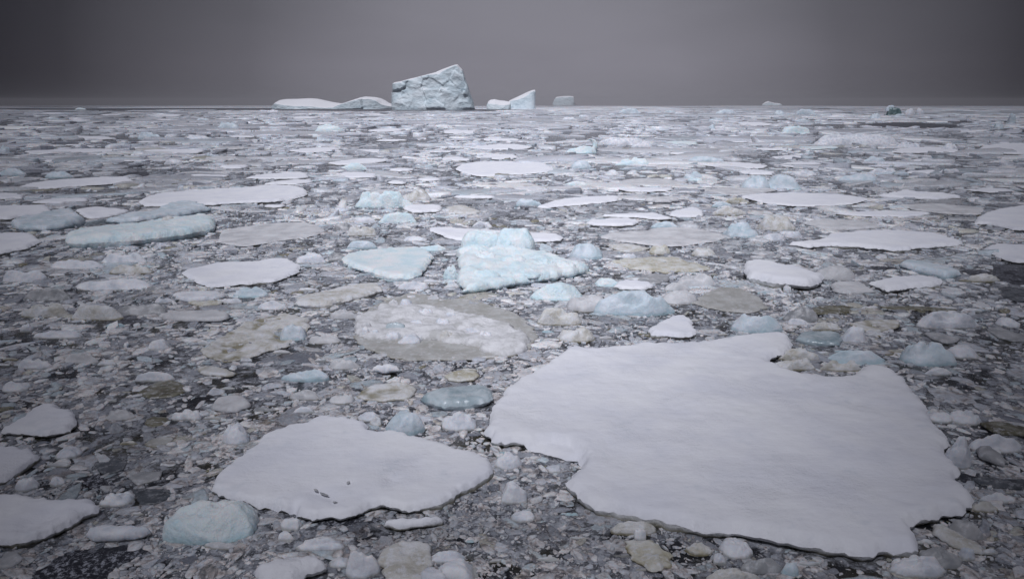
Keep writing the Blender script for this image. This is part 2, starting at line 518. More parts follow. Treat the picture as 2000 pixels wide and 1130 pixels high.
def chunk(x0, y0, x1, y1, style, mat, label=None, land=None, noun='ice chunk', rot=0.0, group='loose ice chunks', foot=True, zbase=0.0):
    SEED[0] += 1
    gx, gy, W, D, hz = chunk_dims(x0, y0, x1, y1)
    big = (x1 - x0) > 110
    V, T = lump(W / 2, D, hz, style, SEED[0], 16 if big else 11, 56 if big else 34)
    cy = gy + D / 2
    a = math.atan2(-gx, gy)          # face the chunk's front along the line of sight at its own place
    o = fast_mesh(noun.replace(' ', '_'), V, T, M[mat], loc=(gx, cy, zbase))
    o.rotation_euler = (0, 0, rot)
    if foot:
        t = np.linspace(0, 2 * PI, 14, endpoint=False)
        FOOT.append(np.column_stack([gx + np.cos(t) * W * .42, cy + np.sin(t) * D * .42]))
    shp = {'round': 'rounded', 'block': 'angular', 'pile': 'lumpy', 'ridge': 'long low', 'slab': 'slab-like', 'boulder': 'rounded', 'cube': 'blocky'}[style]
    note(o, (x0 + x1) / 2, (y0 + y1) / 2, x1 - x0, COLOUR[mat], shp, noun, 'ice chunk', group, label, land)
    return o


def P(s):
    return [tuple(float(v) for v in q.split(',')) for q in s.split()]


# ---- the two floes in front
floe('F', 0.40, P('948,843 950,827 959,811 966,793 975,780 985,764 1000,752 1019,735 1048,720 1073,709 1078,703 1096,690 1120,674 1138,677 1153,679 1178,676 1207,675 1236,673 '
     '1255,665 1266,665 1277,668 1298,668 1319,670 1340,669 1363,668 1390,664 1411,660 1436,656 1462,652 1480,650 1500,649 1535,647 1544,655 1544,663 1542,672 1540,678 1530,687 1514,692 1507,696 1499,701 1502,706 '
     '1516,708 1524,713 1532,719 1547,722 1564,727 1580,730 1596,733 1615,735 1637,735 1650,733 1662,730 1670,727 1678,724 1685,718 1691,712 1707,714 1722,714 1736,719 1755,729 1771,741 '
     '1776,750 1780,760 1790,770 1800,778 1807,790 1811,802 1816,815 1825,830 1838,843 1848,856 1854,869 1848,875 1843,882 1845,890 1856,903 1866,913 1868,920 1868,926 1864,931 1862,936 '
     '1866,942 1871,948 1885,964 1898,980 1890,988 1882,993 1873,1004 1855,1006 1838,1007 1825,1011 1815,1015 1805,1021 1796,1028 1785,1035 1780,1041 1779,1052 1782,1066 1787,1081 1765,1083 '
     '1742,1084 1725,1088 1710,1093 1697,1095 1685,1095 1670,1090 1659,1085 1637,1081 1600,1077 1564,1073 1530,1066 1500,1060 1475,1055 1453,1050 1430,1049 1405,1047 1380,1043 1354,1038 1330,1034 1309,1030 '
     '1277,1022 1250,1016 1223,1010 1198,1004 1180,1003 1163,999 1150,991 1138,983 1119,967 1112,962 1105,955 1103,947 1107,940 1114,932 1122,925 1131,917 1135,904 1128,891 1108,887 1087,883 1070,877 1055,872 1040,868 1023,864 '
     '1004,862 985,866 971,863 959,859'),
     'largest snow white floe, deeply notched on its back edge and bitten into at one side', 'notched floe', parts=True, bumps=0.085,
     lips=[(P('1012,858 1040,850 1080,846 1115,853 1140,868 1150,884 1140,900 1120,893 1087,890 1050,880 1015,870'), 0.22)])
hf = floe('F', 0.30, P('414,958 419,942 445,917 478,894 492,872 512,851 530,841 553,832 575,827 598,823 610,813 636,808 655,811 674,809 696,816 719,826 722,837 744,838 766,838 798,848 822,856 846,862 '
     '875,871 900,877 925,884 943,891 959,901 965,908 966,915 963,922 959,929 947,939 930,950 912,961 888,974 864,987 829,999 814,1004 798,1006 782,1006 766,1001 755,997 747,995 735,996 725,998 706,1007 '
     '680,1017 665,1019 652,1020 630,1018 610,1015 597,1012 585,1009 576,1005 569,1001 550,997 527,993 508,990 489,987 468,983 448,977 434,973 422,968'),
     'snow white floe with grey shade discs in two hollows and a smaller dimple on its top', 'holed floe', parts=True, bumps=0.045,
     pits=[(617, 956, 13, .045), (632, 962, 13, .045), (646, 968, 12, .04), (681, 942, 12, .045), (655, 979, 12, .04), (765, 940, 16, .07), (530, 984, 11, .3), (571, 987, 10, .3), (500, 978, 10, .15)])
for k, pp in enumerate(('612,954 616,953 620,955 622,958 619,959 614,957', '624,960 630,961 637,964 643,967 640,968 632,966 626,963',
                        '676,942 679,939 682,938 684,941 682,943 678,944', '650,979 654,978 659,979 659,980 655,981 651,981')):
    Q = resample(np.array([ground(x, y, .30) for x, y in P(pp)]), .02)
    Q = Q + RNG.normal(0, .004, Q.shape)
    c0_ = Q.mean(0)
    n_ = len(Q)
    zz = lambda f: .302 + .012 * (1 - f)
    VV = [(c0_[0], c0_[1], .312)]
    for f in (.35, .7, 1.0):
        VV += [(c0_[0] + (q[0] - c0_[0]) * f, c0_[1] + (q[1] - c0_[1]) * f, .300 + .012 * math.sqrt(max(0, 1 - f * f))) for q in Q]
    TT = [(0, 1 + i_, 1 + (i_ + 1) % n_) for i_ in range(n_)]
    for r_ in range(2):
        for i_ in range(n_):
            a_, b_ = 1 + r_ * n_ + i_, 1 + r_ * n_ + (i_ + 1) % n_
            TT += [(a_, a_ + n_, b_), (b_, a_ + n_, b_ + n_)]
    q = fast_mesh('hollow_shade', np.array(VV) - np.array([hf.location.x, hf.location.y, 0]), np.array(TT), M['G'], hf)  # grey disc: the hollow's shade put in as colour on the snow
floe('F', 0.30, P('-20,964 10,964 35,963 64,964 80,972 112,974 153,971 178,974 196,987 190,994 178,999 153,1017 127,1031 102,1047 64,1060 41,1066 10,1068 -20,1065'),
     'snow floe with shallow pits in the near corner beside the smooth blue hump', 'pitted floe', parts=True, bumps=0.09, pits=[(60, 1020, 20, .1), (95, 1008, 18, .08), (20, 1000, 24, .08)])
floe('F', 0.26, P('5,846 16,834 48,815 61,799 83,789 105,788 118,799 140,800 148,818 148,834 140,845 112,850 92,856 70,854 51,850 25,851'),
     'small scalloped snow floe alone in grey slush above the pitted corner floe', 'scalloped floe', parts=True, bumps=0.09)
floe('F', 0.26, P('-25,874 35,870 45,875 59,870 73,889 57,907 35,926 13,944 -25,950'), 'white floe cut off by the picture edge below the scalloped floe', None, parts=True)
floe('F', 0.42, P('496,1113 510,1104 537,1092 558,1086 578,1082 600,1079 617,1079 629,1089 636,1100 628,1106 620,1111 605,1120 591,1132 575,1150 520,1158 504,1140'),
     'thick smooth white slab at the very bottom in front of the holed floe', 'bottom slab', parts=True, bumps=0.04)
floe('W', 0.30, P('166,1050 172,1034 198,1023 242,1020 287,1025 296,1034 274,1047 229,1058 178,1058'), 'low white slab between the pitted corner floe and the blue hump', None)
# ---- left side
floe('F', 0.34, P('36,368 48,363 60,359 90,355 120,351 150,349 180,347 215,346 247,345 254,349 262,354 235,357 211,360 170,363 135,366 105,369 75,370'), 'long thin snow floe tapering to its near end, under the dark water patch', 'tapering floe', parts=True)
floe('F', 0.38, P('283,404 272,396 280,390 289,386 303,381 316,378 340,376 361,374 390,372 421,369 445,368 472,367 500,364 525,362 548,361 566,362 580,364 592,367 599,372 599,377 596,382 580,387 564,390 548,393 532,395 510,396 486,397 455,399 421,401 403,402 340,405'),
     'broad long snow floe lying behind the pale blue ridges', 'broad white floe', parts=True, bumps=.06)
floe('F', 0.3, P('513,362 530,357 548,353 575,351 605,350 612,353 610,356 595,358 580,362 550,361'), 'thin snow sliver tucked behind the far end of the broad white floe', None)
floe('F', 0.34, P('-20,402 40,401 87,400 95,406 101,412 82,418 60,421 40,424 18,430 -20,431'), 'white floe at the picture edge touching a blue mound', None, parts=True)
floe('F', 0.3, P('150,410 165,406 180,404 200,404 220,406 238,408 251,411 247,415 238,419 218,424 196,427 180,428 168,427 158,419'), 'oval white floe between the blue mound and the blue ridges', None)
floe('F', 0.32, P('-20,456 20,454 60,454 70,461 81,470 68,478 54,485 36,490 18,494 -20,503'), 'grey-white floe at the picture edge with a dark crack round its end', None, parts=True)
floe('F', 0.26, P('63,397 80,393 99,389 130,387 165,386 172,389 171,392 145,394 120,398 90,398'), 'narrow white floe halfway between tapering floe and edge floe', None)
floe('F', 0.3, P('48,296 90,293 130,291 180,290 220,291 259,292 230,294 205,298 160,300 120,302 85,302 60,300'), 'very long flat white floe in the far ice beyond the tapering floe', 'far white strip', parts=True)
floe('F', 0.28, P('280,294 305,292 331,291 370,292 400,293 396,296 388,299 345,301 316,300 295,298'), 'flat white floe in line with the far white strip', None)
floe('GL', 0.16, P('424,473 428,462 433,454 450,447 472,443 500,440 532,436 565,434 596,434 615,438 631,445 634,452 622,457 605,463 575,467 548,471 525,475 500,479 485,482 472,482 458,481 445,479'),
     'dull grey wet floe with a thin dark rim behind the rounded white floe', 'dull grey floe', parts=True, bumps=.03)
floe('F', 0.26, P('355,533 364,529 376,525 400,519 424,513 460,511 500,510 516,507 532,504 550,504 564,506 576,511 586,517 586,524 584,530 576,536 564,541 548,547 532,551 516,553 500,554 486,557 472,558 440,561 405,563 398,560 392,556 384,552 376,547 364,541'),
     'rounded white floe with a small dirty lump near its back edge', 'rounded floe', parts=True, bumps=.04)
floe('W', 0.26, P('336,576 346,571 360,569 390,568 424,567 432,571 438,576 430,581 421,585 395,588 370,590 355,587 344,584'), 'small bluish white slab over a yellow-stained lower ledge', None)
floe('Y', 0.16, P('368,588 395,588 420,585 436,588 428,595 400,598 378,596'), 'yellow-stained ledge sticking out below a bluish slab', None, rough=1.5)
floe('GL', 0.22, P('312,617 330,611 351,607 390,605 430,605 445,611 452,620 442,625 430,628 390,629 351,628 325,624'), 'grey-white slushy slab with an olive stain at one end', None, bumps=.1)
floe('F', 0.3, P('480,349 500,343 545,338 590,335 600,340 603,347 580,350 530,351'), 'thin white floe just beyond the sliver behind broad white floe', None)
floe('F', 0.3, P('564,295 580,291 595,289 630,288 669,289 660,293 640,297 596,299'), 'flat white floe in the mid distance below the low snowy iceberg', None)
floe('F', 0.3, P('640,319 675,313 707,310 735,309 760,310 752,315 720,321 691,323 660,323'), 'wedge of white floe with a blue lump against its front', None)
floe('F', 0.3, P('655,341 678,335 708,337 737,340 734,347 705,348 678,348'), 'short white floe with a squared end', None)
# ---- centre
floe('F', 0.3, P('890,331 894,326 901,321 915,318 930,316 965,315 1000,315 1030,315 1054,316 1066,320 1076,326 1083,332 1070,336 1048,339 1025,341 1000,342 965,345 940,346 924,343 905,338'),
     'round-ended pale floe alone in the middle distance below the tilted iceberg', 'mid distance floe', parts=True, bumps=.03)
floe('F', 0.32, P('1048,407 1064,400 1080,393 1105,389 1134,385 1170,383 1207,382 1208,387 1204,391 1182,396 1159,399 1125,402 1096,404 1070,408'), 'bright narrow white floe with a square end, right behind the blue growler', 'bright narrow floe', parts=True, bumps=.07)
floe('GL', 0.2, P('1167,463 1178,459 1191,455 1225,452 1261,450 1275,446 1287,444 1315,443 1344,443 1378,450 1408,457 1412,461 1414,465 1407,468 1398,471 1368,477 1335,482 1310,483 1287,482 1262,479 1239,476 1215,473 1191,469'),
     'smooth lens-shaped grey-white floe with a thin dark outline', 'lens floe', parts=True, bumps=.02)
floe('GL', 0.1, P('1204,356 1212,353 1223,350 1255,348 1287,348 1318,352 1344,356 1330,360 1312,363 1275,363 1239,363 1220,360'), 'greyest flat floe, level with the water behind a white sliver', None)
floe('F', 0.28, P('1204,369 1230,366 1255,365 1285,366 1315,367 1310,371 1303,374 1265,376 1229,375'), 'white sliver directly in front of the greyest flat floe', None)
floe('F', 0.28, P('1145,437 1149,432 1153,428 1188,426 1223,425 1238,428 1249,433 1243,438 1236,441 1197,443 1159,442'), 'front one of two overlapping white floes', None)
floe('F', 0.28, P('1169,421 1195,418 1223,417 1250,416 1274,415 1295,421 1314,428 1300,430 1287,431 1265,428 1245,425 1200,424'), 'rear one of two overlapping white floes', None)
floe('F', 0.28, P('1306,421 1309,416 1312,412 1332,408 1350,404 1364,407 1374,413 1375,419 1371,425 1348,426 1325,426'), 'small ragged white floe close behind the lens-shaped floe', None)
floe('F', 0.28, P('1446,383 1472,379 1500,377 1525,376 1548,376 1585,377 1627,379 1665,383 1698,389 1680,395 1659,400 1620,404 1580,405 1548,404 1516,401 1505,400 1475,392'),
     'smooth oval pink-white floe in front of the twin blue humps', 'oval floe', parts=True, bumps=.02)
floe('GL', 0.22, P('1373,372 1400,368 1430,366 1465,366 1500,367 1520,371 1490,376 1456,382 1425,382 1398,378'), 'lens of dull snow half hidden by the oval floe', None)
floe('F', 0.36, P('1540,478 1575,472 1612,468 1616,462 1621,456 1660,453 1690,450 1723,448 1770,450 1819,454 1850,464 1879,475 1873,480 1830,484 1787,486 1770,490 1749,492 1720,489 1691,486 1660,483 1627,481 1600,483 1580,485 1560,481'),
     'long ragged snow floe with olive staining under its front edge', 'ragged floe', parts=True, bumps=.1)
floe('GL', 0.2, P('1760,400 1790,398 1819,397 1870,401 1924,406 1920,413 1911,421 1875,420 1835,417 1805,413 1780,409'), 'smooth dull floe with a dark rim beyond the ragged floe', 'smooth dull floe', parts=True, bumps=.02)
floe('F', 0.36, P('1903,438 1905,430 1908,425 1925,417 1946,409 1972,404 2000,401 2030,400 2030,453 1978,451 1955,444 1930,438'), 'large white floe at the picture edge, dark olive beneath', 'edge floe', parts=True)
floe('F', 0.3, P('1924,484 1932,479 1946,475 1972,476 2000,478 2030,480 2030,517 2000,515 1978,513 1960,508 1946,503 1938,495'), 'white floe at the picture edge beside a pool of dark water', None, parts=True)
floe('F', 0.24, P('1634,417 1660,414 1691,413 1740,412 1787,412 1803,414 1817,417 1795,422 1771,425 1730,424 1691,423 1660,421'), 'thin white floe between the smooth dull floe and the ragged floe', None)
floe('GL', 0.26, P('1564,435 1582,430 1605,427 1648,428 1691,432 1708,438 1720,444 1690,448 1653,450 1630,448 1605,446 1585,440'), 'dull lumpy floe close behind the ragged floe', None, bumps=.12)
floe('F', 0.66, P('1456,541 1454,525 1456,510 1467,507 1478,505 1500,510 1525,516 1548,521 1580,533 1608,546 1606,555 1599,562 1582,565 1564,565 1530,561 1500,555 1478,548'),
     'thick white block with a straight high front wall', 'thick white block', parts=True, bumps=.04)
floe('F', 0.42, P('1698,553 1720,547 1742,542 1770,539 1796,537 1820,542 1844,548 1838,555 1805,560 1774,565 1755,569 1736,573 1728,569 1720,565'), 'five-sided white slab with a grey front wall', 'five-sided slab', parts=True)
floe('B', 0.46, P('1755,513 1766,508 1777,505 1798,510 1819,515 1842,523 1866,531 1876,537 1862,541 1844,542 1820,536 1796,529 1775,521'), 'long bluish slab tilting into dark slush', None)
floe('GL', 0.2, P('1621,556 1626,552 1634,550 1656,549 1678,549 1694,560 1710,571 1690,574 1666,575 1645,575 1627,569'), 'grey flat plate between the thick white block and the five-sided slab', None)
floe('F', 0.3, P('1263,649 1275,640 1287,633 1297,625 1306,619 1320,615 1335,613 1345,622 1352,630 1353,636 1354,642 1358,648 1360,655 1345,660 1328,663 1305,659 1287,659 1273,656'), 'small triangular snow floe just behind the notched floe', 'triangular floe', parts=True, bumps=.08)
floe('T', 0.14, P('1350,592 1362,582 1376,572 1392,565 1408,560 1427,560 1446,563 1465,570 1481,579 1490,590 1498,601 1482,608 1462,613 1440,611 1408,607 1375,600'), 'brownish grey floe with an olive crack across its top', 'taupe floe', parts=True, bumps=.04)
floe('Y', 0.15, P('1200,512 1215,507 1230,503 1260,500 1290,500 1315,503 1340,508 1365,514 1385,521 1380,527 1368,531 1335,533 1300,533 1270,530 1240,527 1215,520'), 'ochre-stained crumbly floe under a yellow streak', 'ochre floe', parts=True, bumps=.18, rough=1.6)
floe('S', 0.15, P('1185,477 1210,476 1239,478 1270,484 1260,489 1248,492 1225,493 1207,491'), 'cream crumbly floe caught below the lens-shaped floe', None, bumps=.12)
floe('G', 0.12, P('1242,545 1255,535 1280,533 1309,537 1306,548 1285,555 1260,554'), 'wet grey plate between ochre floe and small white floe', None)
floe('F', 0.26, P('1199,560 1207,550 1223,546 1248,548 1271,553 1279,560 1261,568 1238,568 1217,568'), 'small snow-topped floe beside a bright blue chip', None, bumps=.08)
floe('BB', 0.42, P('666,507 669,501 675,496 698,492 723,488 770,484 819,480 830,488 847,499 842,509 835,519 827,528 819,539 812,543 803,547 780,548 755,548 746,543 739,539 728,535 717,532 703,528 691,525 677,515'),
     'bright white slab with clean pointed corners beside the blue growler', 'bright slab', parts=True, bumps=.05)
floe('F', 0.3, P('835,445 850,443 870,443 910,446 960,450 1030,456 1060,457 1090,459 1101,466 1090,472 1070,474 1030,475 960,473 905,472 892,470 880,467 866,461 856,456'), 'white floe passing behind the blue growler', None, parts=True)
floe('F', 0.3, P('785,405 794,402 803,400 828,399 850,399 858,401 865,405 861,411 857,414 830,416 806,417'), 'small white floe joined to a blue-white chip', None)
floe('S', 0.26, P('868,408 878,403 890,400 903,401 915,403 928,409 941,415 930,419 910,420 890,417 876,414'), 'cream floe with pointed ends beyond the growler', 'cream pointed floe', bumps=.08)
gf = floe('T', 0.07, P('700,640 690,655 696,668 712,680 735,691 760,700 795,704 830,706 880,706 930,704 965,700 1000,695 1022,688 1040,680 1044,667 1045,655 1040,640 1030,626 1008,613 985,603 958,594 930,586 905,583 880,583 840,575 800,571 770,580 740,590 720,602 705,614 698,626'),
     'large flat grey floe heaped with white ice rubble', 'rubble floe', parts=True, bumps=.02)
floe('S', 0.34, P('573,597 577,590 583,584 612,575 643,567 667,560 691,555 716,553 739,553 745,558 747,565 728,572 707,579 682,586 659,593 640,598 621,601 597,600'), 'long cream slab, rough on top, beside the rubble floe', 'cream slab', parts=True, bumps=.1)
floe('S', 0.14, P('398,692 408,678 420,665 445,648 470,635 495,624 520,615 550,612 580,612 596,618 606,630 600,643 590,655 576,666 560,676 530,687 500,696 470,703 440,707 415,702'), 'cream stained floe of frozen rubble with a blue chip on it', 'cream rubble floe', parts=True, bumps=.28, rough=1.6)
floe('S', 0.12, P('691,774 705,762 723,752 750,747 780,745 800,748 814,756 814,763 812,769 800,776 787,781 755,785 723,783 705,780'), 'cream stained rubble plate in front of the rubble floe', None, bumps=.16)
floe('BG', 0.34, P('819,780 834,770 851,761 875,756 898,752 920,750 940,748 955,758 965,771 963,779 956,786 945,791 930,794 898,798 866,801 842,792'), 'glassy blue wedge of clear ice', 'glassy wedge', parts=True, bumps=.08, rough=.6)
floe('W', 0.4, P('720,723 735,717 752,712 771,708 778,715 783,723 772,727 760,730 742,730'), 'brightest small faceted white chip in front of the rubble floe', None)
floe('Y', 0.12, P('868,735 880,726 905,722 930,724 936,732 925,742 895,746 875,743'), 'small yellow rubble patch behind the glassy wedge', None, bumps=.12)
floe('O', 0.05, P('266,768 280,758 300,748 318,743 335,740 350,745 362,753 362,766 345,772 330,776 310,778 290,778'), 'flat olive-brown plate awash with white specks', 'olive plate', parts=False, bumps=.02)
floe('O', 0.04, P('281,828 285,818 300,812 326,813 330,818 322,828 300,834 288,834'), 'smallest and darkest olive plate below the larger olive plate', None, bumps=.01)
floe('T', 0.05, P('280,866 295,857 315,852 338,850 342,856 330,866 305,874 285,872'), 'grey-olive plate awash, nearest the holed floe', None, bumps=.02)
floe('D', 0.04, P('185,902 200,895 225,893 248,900 240,918 210,925 192,920'), 'slate plate awash near the scalloped floe', None, bumps=.01)
floe('D', 0.06, P('255,953 290,951 330,954 334,970 305,987 272,985'), 'dark slate plate lying between the lumpy white heap and holed floe', None, bumps=.01)
floe('G', 0.06, P('250,932 275,919 318,918 310,936 270,948'), 'grey flat plate just beyond the dark slate plate', None)
floe('G', 0.12, P('0,1090 14,1072 34,1074 46,1086 28,1104 0,1112 -20,1105'), 'grey angular plate in the corner under the pitted floe', None)
floe('S', 0.13, P('386,714 400,711 414,711 440,719 465,729 457,734 446,736 420,735 392,732'), 'cream stained plate below the cream rubble floe', None, bumps=.12)
floe('GL', 0.16, P('410,800 415,789 420,780 435,774 450,770 466,771 480,775 490,790 482,797 470,803 455,806 440,807'), 'grey-white round-cornered plate behind the holed floe', None, bumps=.08)
floe('F', 0.3, P('748,1025 755,1018 790,1010 830,1006 862,1005 866,1010 846,1022 815,1029 782,1036 762,1033'), 'white tapering slab against the front of the holed floe', None)
floe('Y', 0.10, P('1218,1050 1245,1052 1277,1057 1295,1070 1313,1085 1311,1098 1309,1108 1292,1114 1277,1117 1262,1114 1250,1105 1233,1089 1224,1070'), 'yellow-brown four-sided plate in front of the notched floe', 'yellow plate', parts=True, bumps=.14, rough=1.5)
floe('S', 0.13, P('738,1090 748,1072 765,1060 790,1054 820,1055 842,1066 846,1090 838,1115 815,1138 770,1142 745,1120'), 'cream crumbly plate with a faint yellow stain at the bottom edge', None, bumps=.22, rough=1.8)
floe('S', 0.12, P('1819,1022 1844,1025 1865,1038 1882,1050 1905,1062 1925,1073 1920,1083 1898,1081 1876,1076 1858,1066 1844,1057 1830,1048 1822,1041'), 'greenish grey tilted slab at the near corner of the notched floe', 'greenish slab', bumps=.14, rough=1.4)
floe('G', 0.3, P('1908,870 1922,867 1936,869 1952,886 1966,905 1961,913 1940,903 1915,890'), 'grey angular plate beside the pale upright chunk', None)
floe('O', 0.1, P('1915,824 1938,821 1960,823 1985,829 2015,836 2015,852 1985,852 1960,848 1940,843 1930,838'), 'brown stained plate at the picture edge behind the notched floe', None, bumps=.06)
floe('D', 0.08, P('1898,934 1915,929 1940,930 1970,933 2015,935 2015,957 1980,956 1950,953 1915,947'), 'slate wet floe at the picture edge beside the notched floe', None, bumps=.02)
floe('G', 0.1, P('1925,640 1950,636 1975,646 2010,655 2010,668 1980,668 1950,658'), 'wet grey sheet at the picture edge beyond the white hump', None)
floe('G', 0.16, P('1806,649 1825,646 1850,653 1876,660 1870,668 1850,673 1825,664'), 'grey tilted plate between the white hump and the lumpy blue pile', None)
floe('BG', 0.22, P('1553,663 1564,647 1595,645 1627,644 1640,652 1646,664 1640,676 1610,674 1575,670'), 'dark blue-green clear wedge beside a pointed white chunk', 'dark glassy wedge', bumps=.08)
floe('O', 0.08, P('1583,604 1595,599 1608,596 1640,596 1667,598 1664,606 1659,612 1625,614 1596,614'), 'brown rubble sheet beyond the dark glassy wedge', None, bumps=.08)
floe('S', 0.1, P('1660,632 1675,625 1690,623 1725,623 1756,626 1757,634 1750,642 1720,648 1695,648 1680,645'), 'cream rubble sheet behind a pointed white chunk', None, bumps=.12)
floe('O', 0.06, P('1715,597 1745,596 1780,597 1830,600 1872,604 1860,609 1820,607 1780,606 1745,604 1725,602'), 'long olive algae-stained strip beyond the cream sheet', None, bumps=.04)
floe('D', 0.06, P('1945,562 1970,558 2010,566 2010,590 1980,588 1958,578'), 'dark grey sheet below the dark pool at the picture edge', None)
floe('F', 0.28, P('917,289 945,284 972,281 1005,281 1041,286 1030,291 1000,293 960,293 935,292'), 'flat white floe in the far ice, above the mid distance floe', None)
floe('F', 0.28, P('929,308 950,303 978,301 1005,302 1012,307 1000,311 960,312'), 'short flat floe closest beyond the mid distance floe', None)
floe('F', 0.28, P('1366,321 1395,317 1430,316 1465,319 1500,324 1490,329 1455,330 1430,330 1395,326'), 'flat white floe among far ice beyond the twin blue humps', None)
floe('F', 0.24, P('1519,322 1535,318 1557,316 1582,316 1607,319 1580,324 1548,327 1530,326'), 'thin lens of snow beyond the twin blue humps', None)
floe('F', 0.4, P('1715,384 1732,379 1750,375 1765,371 1782,373 1800,376 1825,377 1850,378 1876,386 1850,390 1830,391 1790,389 1760,389'), 'white floe with a raised hump, olive below, beyond smooth dull floe', None, bumps=.25)
floe('GL', 0.2, P('1758,353 1790,348 1830,350 1828,356 1795,358'), 'thin dull floe far beyond the smooth dull floe', None)
floe('F', 0.34, P('1731,296 1755,291 1780,288 1815,287 1850,288 1873,293 1870,298 1815,299 1760,300'), 'far white floe carrying two low humps', None, bumps=.08)
floe('F', 0.4, P('1902,296 1912,290 1924,284 1950,281 1978,279 2015,280 2015,303 1985,302 1960,301 1930,299'), 'far white floe at the picture edge with a dark gap', None, bumps=.15)
floe('F', 0.28, P('1771,314 1788,311 1806,309 1822,312 1838,317 1820,319 1795,318'), 'far thin white floe below the two-humped floe', None)

# ---- snow crust and loose rubble lying on the rubble floe
crust = ice('snow_crust', [(0.55, 0.55, 0.55), (0.72, 0.72, 0.74), (0.82, 0.82, 0.84)], 1.6, 0.75, 0.10, 5.0, None)
M['C'] = crust; COLOUR['C'] = 'white'


def crust_patch(pts, h, parent, name):
    before = len(ITEMS), len(FOOT)
    o = floe('C', h, pts, bumps=0.26, rough=1.8)
    del ITEMS[before[0]:]; del FOOT[before[1]:]
    w = Vector(o.location) - Vector(parent.location)
    o.parent = parent; o.location = w; o.name = name
    return o


crust_patch(P('694,628 730,597 755,590 790,588 830,592 862,598 905,606 935,614 965,622 985,628 1000,637 1012,645 1022,655 1035,670 1030,684 1000,692 965,696 950,688 935,680 905,668 870,668 830,662 790,658 750,660 718,664 692,655'), 0.24, gf, 'snow_crust')
for b in ('703,641,724,661,block,W', '724,646,742,659,block,W', '748,650,782,666,round,W', '776,655,822,675,slab,W', '855,650,888,670,round,S', '838,645,858,658,round,W', '780,587,804,600,round,W',
          '756,588,778,602,round,GL', '752,632,790,652,slab,BG', '704,634,727,650,block,GL', '795,628,830,642,slab,W', '850,624,880,640,round,W', '905,640,940,658,round,W', '870,612,895,624,block,W', '930,650,962,668,pile,W', '815,606,845,618,pile,W'):
    x0, y0, x1, y1, st, mt = b.split(',')
    chunk(float(x0), float(y0), float(x1), float(y1), st, mt, noun='ice chunk', group='rubble heaped on the rubble floe', foot=False, zbase=0.08)


